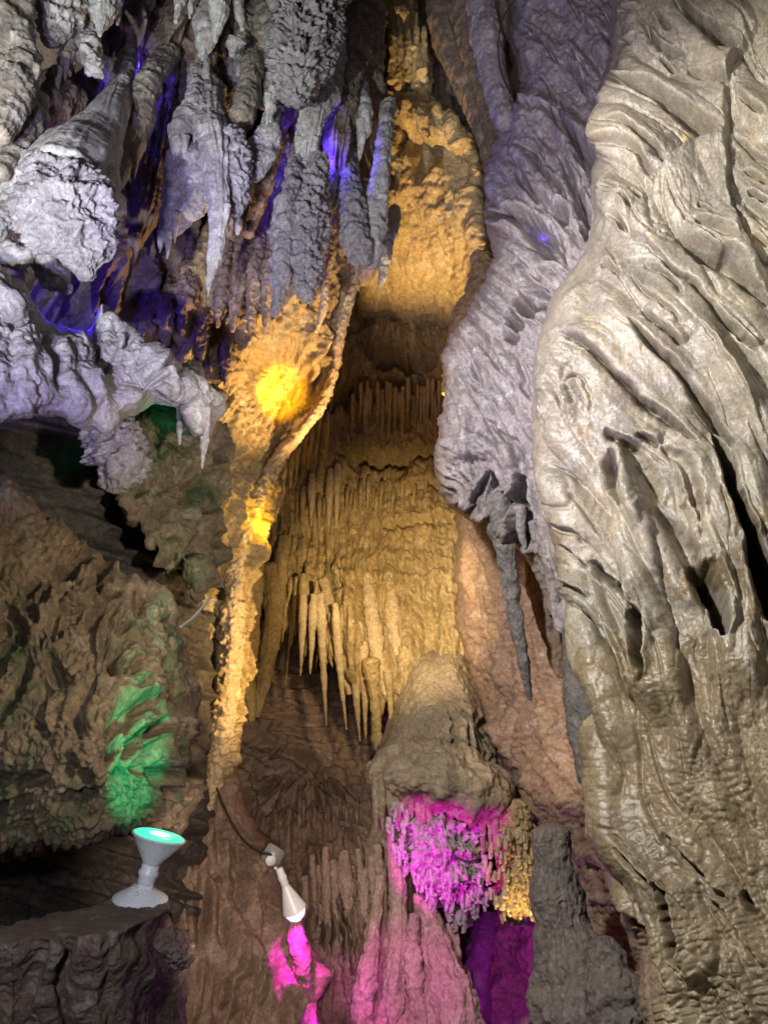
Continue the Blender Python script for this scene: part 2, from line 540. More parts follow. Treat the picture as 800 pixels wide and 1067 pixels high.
f(0.03, 11.9, .07, 3, (626, 272), (636, 277), (646, 286))
f(0.05, 16, .035, 2.2, (800, 286), (780, 264), (770, 238), (761, 212), (759, 180), (757, 130), (760, 90), (768, 60), (800, 18))
f(0.0225, 11.9, .07, 3, (770, 100), (783, 110), (800, 124)); f(0.0225, 11.9, .07, 3, (776, 178), (786, 182), (802, 191)); s_(.05, 2.2, (779, 201), (790, 208), (802, 216))
f(0.0225, 11.9, .05, 3, (763, 140), (775, 148), (800, 170))
s_(.04, 2, (779, 250), (790, 255), (802, 261)); s_(.05, 2, (780, 265), (790, 272), (802, 281))
f(0.03, 11.9, .02, 3, (727, 338), (738, 355), (752, 378), (770, 402), (785, 430))
f(0.045, 15.3, .17, 4.2, (659, 333, .5), (667, 345, .8), (686, 364), (709, 389, 1.1), (732, 415, 1.7), (748, 437, 1.9), (765, 464, 1.2))
f(0.0525, 17, .16, 4, (583, 344, .6), (598, 350), (611, 356), (637, 382, .8), (663, 411, 1.1), (686, 428, 1.3), (712, 447, 1.1), (728, 463, .5))
s_(.24, 4.6, (741, 447, .6), (754, 480, 1), (764, 515, 1.1), (777, 548, 1.2), (794, 590, 1.2))
f(0.03, 11.9, .08, 3, (683, 338), (698, 350), (713, 364))
r_(.02, 5, (728, 346), (745, 366), (761, 389), (780, 424), (797, 462), (806, 500))
f(0.0225, 10.2, .05, 2.4, (757, 338), (771, 351), (785, 367))
f(0.045, 13.6, .12, 7, (635, 447, .5), (643, 454), (652, 460), (668, 469, .6))
s_(.075, 7, (645, 458, .6), (660, 474), (671, 490, 1.2), (680, 510, 1.2), (686, 530, .7))
s_(.09, 5, (634, 468, .6), (637, 484), (642, 502, 1.1), (648, 518, 1), (654, 534, .6))
f(0.045, 13.6, .1, 5, (667, 453), (676, 458), (688, 464))
s_(.07, 5, (690, 466), (704, 480), (716, 497, 1.2), (723, 520), (729, 550, .6))
s_(.07, 7, (685, 530, .7), (697, 546), (710, 562, 1.1), (720, 580), (727, 602, .8))
r_(.10, 21, (648, 478, .5), (655, 510, .8), (661, 540, 1), (671, 600, 1), (679, 660, 1.1), (688, 700, 1.3), (692, 760, 1.3))
r_(.13, 30, (700, 440, .5), (722, 480, .8), (741, 525, 1), (755, 580, 1), (763, 640, 1), (770, 690, 1.1), (785, 760, 1.3))
r_(.04, 8, (640, 452, .7), (648, 480), (657, 508), (667, 535), (672, 560, .8))
r_(.10, 20, (768, 440, .5), (785, 500), (800, 560), (812, 640), (820, 700))
f(0.015, 6.8, .05, 2.4, (580, 487), (593, 494), (609, 508)); f(0.018, 8.5, .06, 2.4, (594, 513), (606, 524), (618, 538), (637, 566)); f(0.018, 8.5, .05, 2.4, (588, 546), (600, 556), (611, 568))
f(0.018, 8.5, .06, 3, (588, 402), (595, 410), (600, 422)); s_(.03, 1.6, (588, 398), (602, 392), (614, 408), (616, 432))
s_(.03, 1.8, (575, 390), (582, 408), (590, 432)); s_(.03, 1.8, (565, 410), (570, 430), (578, 452))
f(0.045, 13.6, .17, 5, (619, 584, .7), (630, 594), (641, 605), (657, 619, 1), (661, 640, .7))
s_(.25, 5, (660, 632, .7), (666, 648), (671, 663, 1.1), (675, 685), (675, 714, .6))
s_(.32, 9, (715, 590, .7), (726, 600, .9), (736, 611, 1), (746, 640, .9), (754, 676, .7))
s_(.32, 9, (779, 556, .8), (788, 586, 1), (801, 626, 1), (812, 660, .8))
r_(.035, 5, (612, 575), (622, 606), (631, 636), (641, 660), (650, 680), (660, 708), (664, 740))
f(0.0225, 10.2, .07, 2.6, (588, 568), (600, 578), (616, 593)); f(0.03, 10.2, .07, 2.6, (590, 607), (603, 613), (619, 627))
f(0.045, 15.3, .08, 4, (601, 618), (614, 640), (628, 662), (646, 690), (656, 730))
s_(.15, 4.2, (692, 917, .6), (700, 938, 1), (706, 960, 1), (716, 985, 1), (724, 1006, .7))
r_(.055, 18, (712, 905, .6), (721, 940, .9), (731, 965, 1.1), (738, 990, 1), (744, 1030, .7))
f(0.03, 11, .03, 3, (731, 918), (745, 935), (761, 953), (787, 985), (802, 1010, 1.6))
f(0.03, 11.9, .05, 3.5, (650, 880), (662, 893), (676, 907), (700, 932))
f(0.03, 11.9, .06, 3.5, (628, 922), (654, 946), (668, 960), (683, 975), (710, 1010))
f(0.03, 11.9, .06, 3.5, (640, 990), (655, 1016), (670, 1038), (688, 1064))
s_(.08, 3, (779, 930), (782, 942), (788, 955))
r_(.03, 8, (665, 918), (680, 950), (696, 982), (710, 1010), (724, 1040))
r_(.03, 9, (760, 985), (775, 1010), (784, 1040), (790, 1075))
f(0.045, 18.7, .03, 8, (694, 866), (725, 900), (745, 920), (768, 942))
r_(.03, 10, (625, 935), (650, 985), (680, 1040), (700, 1080))
s_(.03, 2.5, (606, 795), (610, 830), (625, 870)); 
SA_g = SA.guides() + [(700, 700, .1, 1), (760, 720, .05, 1), (720, 800, 0, 1), (650, 800, .1, 1), (780, 850, .2, 1), (620, 850, .35, 1), (860, 100, .8, .5), (860, 400, .6, .8), (860, 700, .2, 1), (860, 950, .5, .8)]
FA = Flow(SA_g, 540, 900, -80, 1140)


def hA(px, py, G, d):
    low = sstep(690, 800, py)                                  # wet rippled foot
    top = 1 - sstep(330, 420, py)
    h = SA.height(px, py) * 1.15
    a = FA.smear(px, py, 15, 46, 1); b = FA.smear(px, py, 7, 26, 2)
    h = h + (np.abs(a) - .5) * (.004 - .005 * low) * (1.2 - .5 * top) + (np.abs(b) - .5) * .0025
    gate = sstep(-.2, .8, tex2(px / 45, py / 45, 33)); g2_ = sstep(-.2, .8, tex2(px / 38, py / 38, 34))
    h = h - (1 - .8 * low) * (.009 * gate * np.exp(-(a / .16) ** 2) + .004 * g2_ * np.exp(-(b / .16) ** 2))
    # swells
    h = h + .06 * nz(G, .5, 3, 4) + .05 * np.abs(FA.smear(px, py, 30, 110, 31)) - .022 * sstep(-.3, .6, tex2(px / 60, py / 60, 36)) * np.exp(-(FA.smear(px, py, 26, 100, 37) / .12) ** 2)
    h = h + .004 * nz(G, .09, 4, 8, .55) + .0016 * nz(G, .03, 3, 12, .6, 'billow')
    # rimstone ripples where the columns melt into the foot
    wob = 4 * tex2(px / 30, py / 30, 5) + 2 * tex2(px / 11, py / 11, 6)
    rip = np.abs(np.sin((py + .12 * px + wob * 1.6) / 6.2 * math.pi))
    band = np.exp(-((py - 712) / 62) ** 2) * sstep(640, 680, px) * (1 - .6 * sstep(760, 800, px))
    h = h + .0045 * band * rip * (.3 + .7 * sstep(-.4, .6, tex2(px / 9, py / 5, 48)))
    # scalloped wet bumps
    f1, f2, v = worley(px / 15 + .4 * tex2(px / 40, py / 40, 7), py / 11 + .4 * tex2(px / 40, py / 40, 8), 3)
    g1, g2, gv = worley(px / 8 + .4 * tex2(px / 20, py / 20, 9), py / 7, 5)
    right = sstep(650, 730, px)
    h = h + low * (.4 + .6 * right) * (.018 * np.clip(f2 - f1, 0, .6) + .007 * np.clip(g2 - g1, 0, .6))
    # crinkled patch near the left bulge
    cr = np.exp(-(((px - 590) / 45) ** 2 + ((py - 420) / 55) ** 2))
    h = h + cr * .022 * nz(G, .07, 4, 21, .6, 'ridge')
    return h


ctrlA = [(640, -60, 4.1), (640, 100, 3.95), (630, 250, 3.8), (590, 310, 3.75), (560, 400, 3.75), (590, 560, 3.6), (600, 700, 3.4), (620, 880, 3.1), (690, 1067, 2.8),
         (720, 0, 3.85), (720, 160, 3.7), (700, 260, 3.55), (690, 400, 3.5), (690, 560, 3.35), (690, 700, 3.15), (710, 860, 2.9), (740, 1000, 2.7),
         (800, 0, 3.65), (800, 150, 3.5), (800, 300, 3.4), (800, 450, 3.3), (800, 600, 3.15), (800, 760, 2.9), (800, 900, 2.7), (800, 1067, 2.5), (880, 0, 3.4), (880, 500, 3.05), (880, 1067, 2.3)]
A_left = [(-80, 646), (0, 638), (60, 634), (120, 623), (180, 618), (230, 617), (262, 610), (290, 592), (310, 577), (340, 566), (370, 560), (420, 556), (470, 560), (520, 569), (560, 575), (600, 583), (640, 588),
          (680, 592), (720, 597), (780, 607), (830, 612), (870, 616), (910, 628), (960, 648), (1010, 668), (1067, 692), (1150, 725)]
right_wall = sheet('flowstone_wall', ctrlA, lambda a: interp(A_left, a), lambda a: np.full(a.shape, 885.), -70, 1140, hA, step=1.1,
                   curl_lo=(26, .35), curl_hi=None, edge=(2.2, 18), seed=3, mat=M_cream, skirt=1.0, micro=.22)
tag(right_wall, 'huge cream flowstone wall with diagonal folds and dark slits filling the right side', 'flowstone')
# its wet foot takes the glossier stone
right_wall.data.materials.append(M_wet)
me = right_wall.data
cz = np.zeros(len(me.vertices) * 3, np.float32); me.vertices.foreach_get('co', cz); cz = cz.reshape(-1, 3)
rel = cz - CAM; dd = rel @ FWD; ypix = 533.5 - F * (rel @ UP) / dd; xpix = 400 + F * (rel @ RIGHT) / dd
lim = 660 + 50 * tex2(xpix / 90, ypix / 50, 12) + 28 * tex2(xpix / 14, ypix / 22, 13) + 22 * tex2(xpix / 4, ypix / 5, 14) + .15 * (700 - xpix)
vw = (ypix > lim).astype(np.int32)
vi = np.zeros(len(me.loops), np.int32); me.loops.foreach_get('vertex_index', vi)
ls = np.zeros(len(me.polygons), np.int32); me.polygons.foreach_get('loop_start', ls)
me.polygons.foreach_set('material_index', vw[vi[ls]]); me.update()

# lump tucked under its left edge
knob = limb('rock_bulge', [(600, 648, 3.75, 14), (612, 672, 3.6, 25), (618, 715, 3.5, 30), (622, 760, 3.42, 31), (640, 830, 3.3, 30)], M_stone, rough=.10, fine=.015, rings=.008, seed=4, res=1.8)
tag(knob, 'smooth dark grey rock bulge under the left edge of the cream wall', 'rock bulge')
cl = limb('rock_bulge', [(586, 655, 3.75, 9), (598, 640, 3.72, 17), (612, 628, 3.7, 12)], M_lav, rough=.25, rscale=.6, mode='ridge', fine=.05, seed=8)
tag(cl, 'small crumpled blue-grey lump on top of the dark rock bulge', 'rock bulge')

# ------------------------------------------------------------------ lavender grey flowstone behind it
SB = Strokes()
f, s_, r_ = SB.fold, SB.slit, SB.ridge
f(.05, 12, .22, 5, (540, 112, .4), (556, 110, .6), (572, 112), (594, 133, 1.2), (621, 163, 1.3), (640, 190, .8))
f(.03, 9, .09, 3, (570, 48), (582, 60), (594, 72), (608, 90), (622, 108)); f(.03, 9, .09, 3, (556, 73), (566, 82), (577, 99), (588, 109), (603, 120))
f(.03, 9, .09, 3, (593, 54), (605, 66), (620, 81)); f(.03, 9, .08, 3, (545, 20), (560, 40), (575, 50)); f(.03, 9, .08, 3, (600, 10), (612, 28), (626, 44))
f(.03, 8, .10, 4, (539, 145), (550, 154), (561, 165), (577, 187), (592, 205)); f(.02, 7, .08, 3, (557, 147), (564, 158), (573, 172))
s_(.12, 4, (582, 156), (589, 172), (594, 187), (600, 198), (606, 211)); s_(.11, 5, (602, 146), (608, 156), (617, 168)); s_(.10, 4, (538, 175), (546, 187), (556, 199), (578, 216))
s_(.32, 7.5, (515, 221, .5), (530, 226, .7), (544, 231, .9), (561, 247, 1.4), (574, 258, 1.4), (588, 271, .7))
s_(.3, 5.5, (571, 210), (581, 217), (592, 229)); s_(.18, 4, (600, 198), (605, 218), (611, 243))
f(.04, 9, .10, 6, (524, 262), (535, 268), (547, 277), (560, 293), (573, 309))
s_(.32, 6.5, (538, 314), (547, 320), (556, 325), (574, 327)); s_(.28, 5, (530, 331), (537, 336), (545, 345)); s_(.2, 4.5, (527, 348), (534, 352), (543, 358))
s_(.2, 4, (506, 488, .7), (502, 502), (498, 518, 1.1), (490, 539, .8)); s_(.18, 3.5, (511, 489), (513, 498), (515, 511)); s_(.2, 5.5, (526, 509, .7), (530, 522), (524, 536), (509, 548, 1.2), (495, 540, .8))
f(.02, 8, .07, 2.5, (454, 501), (464, 511), (474, 520), (487, 529)); f(.02, 8, .06, 2.5, (455, 489), (470, 500), (488, 512))
s_(.4, 6, (543, 494, .5), (543, 512, .8), (546, 535, 1.2), (552, 556, 1.3), (558, 572, .8))
f(.02, 6, .08, 3, (520, 445), (534, 460), (545, 476), (549, 512)); f(.02, 6, .06, 3, (505, 430), (520, 446), (530, 462))
r_(.09, 14, (458, 478), (472, 468), (493, 464), (512, 470), (525, 484), (535, 505), (537, 530), (535, 560))
s_(.05, 3, (480, 370), (490, 395), (500, 410)); s_(.05, 3, (510, 350), (520, 375), (535, 395)); s_(.06, 3, (545, 375), (550, 400), (556, 425)); s_(.06, 3, (560, 450), (566, 480), (572, 520))
r_(.05, 12, (515, 380), (525, 400), (545, 420), (555, 450))
FB = Flow(SB.guides() + [(470, 380, .1, 1), (470, 440, 0, 1), (510, 220, .1, 1), (620, 250, .5, .8), (480, 500, .7, .5), (590, 500, .3, 1)], 430, 680, -80, 620)


def hB(px, py, G, d):
    h = SB.height(px, py)
    a = FB.smear(px, py, 13, 34, 3); b = FB.smear(px, py, 6, 20, 4)
    h = h + (np.abs(a) - .5) * .018 + (np.abs(b) - .5) * .007 + .06 * nz(G, .6, 3, 5) + (np.abs(FB.smear(px, py, 21, 70, 38)) - .5) * .045 - .035 * sstep(-.2, .6, tex2(px / 50, py / 50, 39)) * np.exp(-(FB.smear(px, py, 19, 70, 40) / .13) ** 2)
    h = h + .016 * nz(G, .14, 4, 9, .55) + .007 * nz(G, .05, 3, 3, .6, 'billow')
    gate = sstep(-.3, .7, tex2(px / 40, py / 40, 35))
    h = h - gate * (.035 * np.exp(-(a / .16) ** 2) + .012 * np.exp(-(b / .16) ** 2))
    cr = sstep(290, 380, py) * (1 - sstep(500, 560, py))
    return h + cr * .02 * nz(G, .13, 4, 14, .6, 'ridge')


B_left = [(-80, 528), (0, 530), (50, 534), (90, 545), (105, 540), (118, 525), (137, 517), (165, 509), (220, 506), (250, 510), (269, 513), (285, 509), (296, 500), (305, 497), (318, 492), (335, 480), (350, 468), (370, 461), (385, 464), (400, 466), (420, 461),
          (440, 457), (480, 452), (505, 454), (525, 464), (540, 482), (550, 505), (560, 525), (580, 548), (610, 562), (650, 572)]
lav = sheet('flowstone_wall', [(530, -60, 5.6), (530, 60, 5.3), (510, 200, 5.0), (510, 290, 4.9), (465, 380, 4.85), (455, 500, 4.65), (530, 550, 4.55), (570, 330, 4.55), (620, 60, 4.9), (620, 200, 4.6), (590, 280, 4.5), (540, 450, 4.5), (580, 560, 4.3), (660, 0, 4.9), (660, 300, 4.3), (660, 640, 4.0), (500, 430, 4.6)],
            lambda a: interp(B_left, a), lambda a: 655 + 0 * a, -70, 640, hB, step=1.3, curl_lo=(24, .5), curl_hi=None, edge=(3, 13), seed=6, mat=M_lav, skirt=.8)
tag(lav, 'lavender grey flowstone wall with claw-like ribs between the golden shaft and cream wall', 'flowstone')

M_drip = rock('dark_drip_rock', (.25, .225, .215), (.18, .165, .16), (.33, .31, .31), scale=7, bump=.6, fine=50, rough=(.4, .65))
long_st = limb('stalactite', [(514, 522, 4.6, 18), (520, 545, 4.6, 15), (526, 570, 4.62, 11), (532, 610, 4.64, 9), (540, 660, 4.66, 7), (547, 700, 4.68, 5), (552, 728, 4.7, 2.2)], M_drip, rough=.2, fine=.05, flutes=.1, rings=.02, seed=2, res=1.6)
tag(long_st, 'long thin dark grey stalactite hanging in front of the orange rock', 'stalactite')
for k, (pts, lab) in enumerate([
    ([(541, 530, 4.5, 8), (543, 552, 4.5, 5), (547, 571, 4.5, 2)], 'short pale drip with a pointed tip right of the long stalactite root'),
    ([(566, 540, 4.35, 9), (572, 575, 4.35, 7), (577, 620, 4.3, 5), (580, 655, 4.3, 2.5)], 'narrow blue-grey drip along the left border of the cream wall'),
    ([(556, 545, 4.5, 6), (560, 570, 4.5, 4.5), (566, 598, 4.5, 1.6)], 'small dark drip in the gap beside the claw-shaped rock')]):
    tag(limb('stalactite', pts, M_lav, rough=.14, fine=.05, seed=20 + k, res=1.5), lab, 'stalactite')

# pillar and folds at the top of the shaft
pil = limb('rock_pillar', [(497, -50, 5.8, 16), (502, 10, 5.7, 15), (508, 50, 5.55, 15), (516, 90, 5.4, 13), (526, 125, 5.2, 12)], M_lav, rough=.16, flutes=.1, fine=.03, seed=9)
tag(pil, 'lavender rock pillar at the top between brown folds and ribbed grey wall', 'rock pillar')
tag(limb('rock_pillar', [(456, -40, 6.9, 14), (462, 30, 6.8, 14), (484, 80, 6.6, 15), (506, 130, 6.3, 14), (520, 190, 6.0, 12), (526, 240, 5.8, 10)], M_ceil, rough=.16, flutes=.12, fine=.03, seed=10),
    'dull grey-brown fold beside the upper right of the golden shaft', 'rock pillar')
tag(limb('rock_pillar', [(482, -40, 6.5, 12), (486, 30, 6.4, 12), (500, 80, 6.2, 10), (512, 130, 6.0, 10), (520, 170, 5.8, 8)], M_ceil, rough=.16, flutes=.12, fine=.03, seed=11),
    'dark brown fold left of the lavender pillar', 'rock pillar')

# ------------------------------------------------------------------ orange wall under the claw
FK = Flow([(500, 600, .25, 1), (560, 700, .3, 1), (540, 850, .3, 1)], 460, 660, 500, 1140)


def hK(px, py, G, d):
    a = FK.smear(px, py, 9, 20, 6)
    p = hpop(px, py, 8, 4) * sstep(600, 660, py)
    return .02 * a + .08 * nz(G, .5, 4, 3) + .05 * p + .035 * nz(G, .16, 4, 5, .6, 'ridge') + .012 * nz(G, .04, 3, 6)


wall_k = sheet('cave_wall', [(475, 530, 6.7), (480, 640, 6.6), (510, 760, 6.4), (560, 900, 6.1), (600, 540, 5.6), (610, 700, 5.4), (620, 880, 5.2), (640, 1080, 4.9), (540, 660, 6.0), (560, 800, 5.8)],
               lambda a: interp([(510, 478), (540, 475), (600, 474), (650, 478), (700, 490), (750, 506), (800, 522), (850, 540), (900, 556), (960, 570), (1140, 600)], a),
               lambda a: interp([(510, 640), (1140, 760)], a), 515, 1120, hK, step=1.5, curl_lo=(14, .3), curl_hi=None, edge=(4, 14), seed=12, mat=M_orange)
tag(wall_k, 'rough orange-pink rock face below the claw-shaped rock and behind the long stalactite', 'rock face', kind='structure')
tag(limb('drapery', [(556, 575, 5.0, 9), (560, 610, 5.0, 11), (574, 660, 5.0, 10), (585, 700, 5.0, 8)], M_orange, rough=.2, flutes=.15, seed=13), 'ochre fold hanging in the shadow right of the long stalactite', 'drapery')

# grey stalagmite at the bottom
def h_stal(G, TH, s, r, rm):
    return .0 * TH
M_stal = rock('brown_grey_stalagmite', (.20, .165, .14), (.13, .11, .10), (.28, .245, .22), scale=6, bump=.6, fine=36, rough=(.25, .5), streak=.4)
st = limb('stalagmite', [(574, 872, 4.25, 17), (577, 900, 4.2, 21), (582, 940, 4.15, 25), (590, 985, 4.05, 33), (604, 1030, 3.95, 46), (612, 1090, 3.85, 60)], M_stal, rough=.3, rscale=.9, fine=.05, rings=.035, flutes=.08, seed=14, res=1.5, cap0=.8)
tag(st, 'dark grey stalagmite with a blunt top standing against the right wall foot', 'stalagmite')
tag(limb('boulder', [(572, 1000, 4.0, 14), (576, 1040, 3.95, 24), (588, 1090, 3.9, 32)], M_stal, rough=.3, rscale=.9, mode='ridge', fine=.04, seed=15, res=1.6), 'pinkish grey rock leaning on the left of the dark stalagmite', 'boulder')
tag(limb('boulder', [(628, 985, 3.8, 14), (640, 1030, 3.7, 26), (650, 1090, 3.6, 32)], M_stal, rough=.3, rscale=.9, mode='ridge', fine=.04, seed=16, res=1.6), 'dark cracked rock between the stalagmite and the wet wall foot', 'boulder')
# ------------------------------------------------------------------ golden wall up the shaft
FD = Flow([(430, 100, .05, 1), (450, 200, .2, 1), (490, 300, 0, 1)], 380, 540, -80, 460)


def hD(px, py, G, d):
    a = FD.smear(px, py, 11, 30, 7)
    p1 = hpop(px, py, 11, 6); p2 = hpop(px, py, 6, 7)
    up = 1 - sstep(170, 230, py)
    pits = np.clip(-tex2(px / 17, py / 26, 14) - .3, 0, 2)
    return .03 * np.abs(a) + .035 * p1 * (.4 + up) + .014 * p2 + .10 * nz(G, .7, 4, 7) - .10 * pits * (.3 + up) + .03 * nz(G, .13, 4, 8, .6, 'ridge')


D_l = [(-40, 398), (30, 405), (60, 405), (120, 402), (200, 402), (250, 392), (285, 380), (300, 372), (370, 365)]
D_r = [(-40, 428), (0, 430), (30, 442), (60, 446), (100, 456), (115, 468), (140, 487), (160, 497), (200, 505), (250, 512), (280, 514), (300, 508), (330, 496), (370, 480)]
gw = sheet('flowstone_wall', [(410, -40, 7.0), (440, 100, 6.9), (500, 200, 6.7), (512, 290, 6.6), (400, 150, 7.1), (390, 290, 7.8), (450, 200, 7.1), (430, 260, 7.5), (470, 290, 7.6), (420, 320, 8.2), (420, 360, 8.9), (480, 350, 8.6)],
           lambda a: interp(D_l, a), lambda a: interp(D_r, a), -40, 362, hD, step=1.25, curl_lo=(10, .3), curl_hi=(16, .45), curl_a1=None, edge=(4, 9), seed=21, mat=M_gold)
for k, (x, y, r, L) in enumerate([]):
    limb('drip_lobe', [(x, y - 8, 7.15 + .05 * (k % 3), r), (x + 1, y + L * .3, 7.1 + .05 * (k % 3), r * .9), (x + 2, y + L, 7.2, r * .35)], M_gold, rough=.3, flutes=.3, nfl=8, fine=.08, seed=930 + k, parent=gw)
tag(gw, 'bright golden pitted flowstone climbing the middle of the shaft', 'flowstone')
for k, x in enumerate((409, 416, 424, 433, 441)):
    tag(limb('rock_spike', [(x, 84 + 6 * (k % 2), 6.95, 6), (x + 1, 50, 6.9, 4), (x + 1, 30, 6.9, 2.6), (x + (k - 2), 14 + 7 * ((k * 2) % 3), 6.95, 1)], M_gold, rough=.3, fine=.1, seed=k + 30, res=1.4),
        'golden rock spike rising from the top of the shaft flowstone', 'rock spike', 'golden spikes at the top of the shaft')
rim = limb('drapery', [(502, 268, 6.2, 10), (500, 300, 6.1, 13), (488, 328, 6.1, 14), (478, 352, 6.1, 11), (470, 385, 6.05, 8), (466, 408, 6.0, 5)], M_gold, rough=.28, rscale=.7, mode='ridge', fine=.05, seed=22, res=1.5)
tag(rim, 'golden curled rim dropping from the shaft wall to the lavender rock', 'drapery')

# ------------------------------------------------------------------ tiered curtain at the back
SE = Strokes()
SE.fold(.10, 12, .22, 12, (345, 300), (385, 290), (420, 287), (450, 296), (462, 320))
SE.fold(.16, 14, .25, 10, (372, 352), (392, 368), (415, 372), (438, 384), (452, 372))
SE.fold(.14, 14, .22, 9, (300, 430), (340, 420), (365, 400), (395, 404), (430, 396), (470, 405))
SE.fold(.10, 12, .18, 9, (350, 470), (385, 474), (415, 480), (440, 470), (475, 476))
SE.fold(.05, 10, .08, 6, (390, 560), (400, 545), (440, 538), (480, 545)); SE.fold(.05, 10, .08, 6, (310, 596), (345, 606), (370, 610), (390, 590), (420, 585), (470, 590))
SE.fold(.04, 9, .06, 6, (390, 620), (420, 612), (440, 628), (480, 622)); SE.fold(.05, 9, .08, 6, (390, 500), (420, 512), (450, 500), (480, 508))
SE.ridge(.20, 17, (398, 324), (396, 345), (400, 372)); SE.ridge(.20, 16, (424, 322), (426, 345), (424, 372)); SE.ridge(.15, 12, (376, 350), (378, 372), (380, 390))
FE = Flow([(350, 300, 0, 1), (450, 300, 0, 1), (300, 500, -.03, 1), (350, 600, -.03, 1), (420, 700, .1, 1), (480, 600, .08, 1), (250, 600, -.1, 1)], 220, 540, 220, 840)


def hE(px, py, G, d):
    a = FE.smear(px, py, 7, 46, 8); b = FE.smear(px, py, 4, 26, 9); c = FE.smear(px, py, 16, 60, 10)
    lowr = sstep(480, 540, py)
    h = SE.height(px, py) * 1.2
    h = h + (.085 - .045 * lowr) * (.5 - np.abs(a)) + .035 * (.5 - np.abs(b)) + .09 * c * sstep(560, 640, py)
    brow = hpop(px, py, 9, 15) * np.exp(-((py - 470) / 24) ** 2)
    return h + .10 * nz(G, .8, 3, 4) + .06 * brow + .05 * nz(G, .16, 4, 6, .6, 'ridge') + .014 * nz(G, .05, 3, 9)


_er = np.random.default_rng(11)
_teeth = [(x + _er.uniform(-2, 2), _er.uniform(10, 34), _er.uniform(3.5, 6)) for x in np.arange(236, 470, 7)]


def E_bot(a):
    base = interp([(225, 600), (262, 618), (300, 632), (328, 640), (340, 660), (356, 678), (372, 700), (388, 724), (398, 740), (404, 720), (424, 716), (440, 745), (480, 780), (540, 800)], a)
    t = np.zeros(a.shape)
    for x, L, w in _teeth:
        if x < 425: t = np.maximum(t, L * np.clip(1 - np.abs(a - x) / w, 0, 1) ** .8)
    return base + t


curt = sheet('flowstone_curtain', [(250, 250, 8.4), (400, 250, 8.3), (480, 250, 8.2), (420, 300, 8.6), (300, 420, 8.2), (400, 420, 8.3), (470, 420, 8.1), (300, 560, 7.7), (400, 560, 7.6), (480, 560, 7.4), (260, 640, 7.5), (340, 660, 7.1), (400, 730, 6.9), (460, 700, 6.8), (520, 790, 6.6)],
             lambda a: 215 + 0 * a, E_bot, 226, 535, hE, axis='x', step=1.3, curl_lo=None, curl_hi=(10, .22), edge=(1.0, 6), seed=23, mat=M_gold, skirt=.7)
tag(curt, 'tall honey coloured flowstone curtain with tiers of drips at the back of the shaft', 'flowstone')

# stalactites of the back curtain
def stal(px, py, L, r, d, lean, mat, seed, label, group, parent=None):
    pts = [(px, py - r * 1.2, d + .06, r * .8), (px + lean * .2, py + L * .2, d, r), (px + lean * .55, py + L * .6, d - .01, r * .62), (px + lean, py + L, d - .02, max(.5, r * .16))]
    o = limb('stalactite', pts, mat, rough=.16, rscale=2.0, flutes=.06, fine=.05, seed=seed, res=1.7, cap1=1.2)
    return tag(o, label, 'stalactite', group)


rg = np.random.default_rng(3)
GR1 = 'fine stalactites on the upper tier of the back curtain'
for x in np.arange(364, 472, 3.9):
    if rg.random() < .22: continue
    y = np.interp(x, [345, 400, 440, 475], [412, 408, 404, 412]) + rg.uniform(-9, 7); L = rg.choice([18, 26, 34, 46, 58]) * rg.uniform(.8, 1.15)
    stal(x + rg.uniform(-2, 2), y, L, rg.uniform(1.7, 2.9), 8.05, -L * .02, M_gold, int(x), 'thin dark ochre stalactite in the upper dense row of the back curtain', GR1)
GR2 = 'stalactites under the golden fin edge'
for x, y, L, r in ((337, 395, 42, 4), (333, 430, 40, 3), (341, 440, 44, 3), (325, 445, 40, 3), (318, 452, 38, 3.4), (310, 462, 44, 3.6), (304, 470, 44, 4), (297, 478, 38, 3.5), (346, 400, 34, 3), (330, 462, 30, 2.2), (322, 468, 28, 2.2), (338, 470, 20, 2)):
    stal(x, y - 6, L, r, 5.75 + .004 * (x - 297), -1.5, M_gold, int(x + y), 'ochre stalactite hanging from the underside of the golden fin', GR2)
GR3 = 'stalactites on the left tier of the back curtain'
for x, y, L, r in ((325, 500, 48, 4.2), (344, 495, 62, 4.4), (352, 490, 60, 4.4), (376, 505, 26, 2.2), (384, 500, 32, 2.4), (333, 520, 30, 2.6), (362, 510, 24, 2), (370, 515, 36, 2), (392, 515, 26, 2), (316, 512, 40, 3), (398, 505, 24, 2), (410, 512, 22, 2), (420, 500, 30, 2), (432, 505, 24, 2), (444, 498, 30, 2), (356, 530, 26, 2)):
    stal(x, y, L, r, 7.75, -1.5 + rg.uniform(-1, 1), M_pale if r > 4 else M_gold, int(x * 3), 'ochre stalactite on the middle tier of the back curtain', GR3)
GR4 = 'stalactites of the lower left fringe'
for k in range(26):
    x = 262 + k * 2.9 + rg.uniform(-1.5, 1.5); y = np.interp(x, [262, 300, 336], [612, 606, 616]) + rg.uniform(-6, 14); L = rg.choice([22, 34, 48, 62, 84]) * rg.uniform(.85, 1.15)
    stal(x, y, L, rg.uniform(1.4, 4.4), 7.3 + rg.uniform(-.18, .12), -L * .09, M_gold, 200 + k, 'slim ochre stalactite in the lower left fringe of the back curtain', GR4)
big = [(334, 640, 116, 5, 6, 'long white-tipped stalactite, left of the pair in front of the dark recess'),
       (349, 650, 110, 5, 12, 'long white-tipped stalactite, right of the pair in front of the dark recess'),
       (367, 680, 92, 5.5, 8, 'broad pale stalactite ending in a point beside the ochre drapery column'),
       (379, 690, 80, 5, 2, 'short broad ochre stalactite with a forked tip at the curtain foot'),
       (327, 640, 62, 4.5, -4, 'ochre stalactite left of the two white-tipped ones'),
       (316, 640, 64, 4.5, -3, 'leaning ochre stalactite at the left edge of the dark recess')]
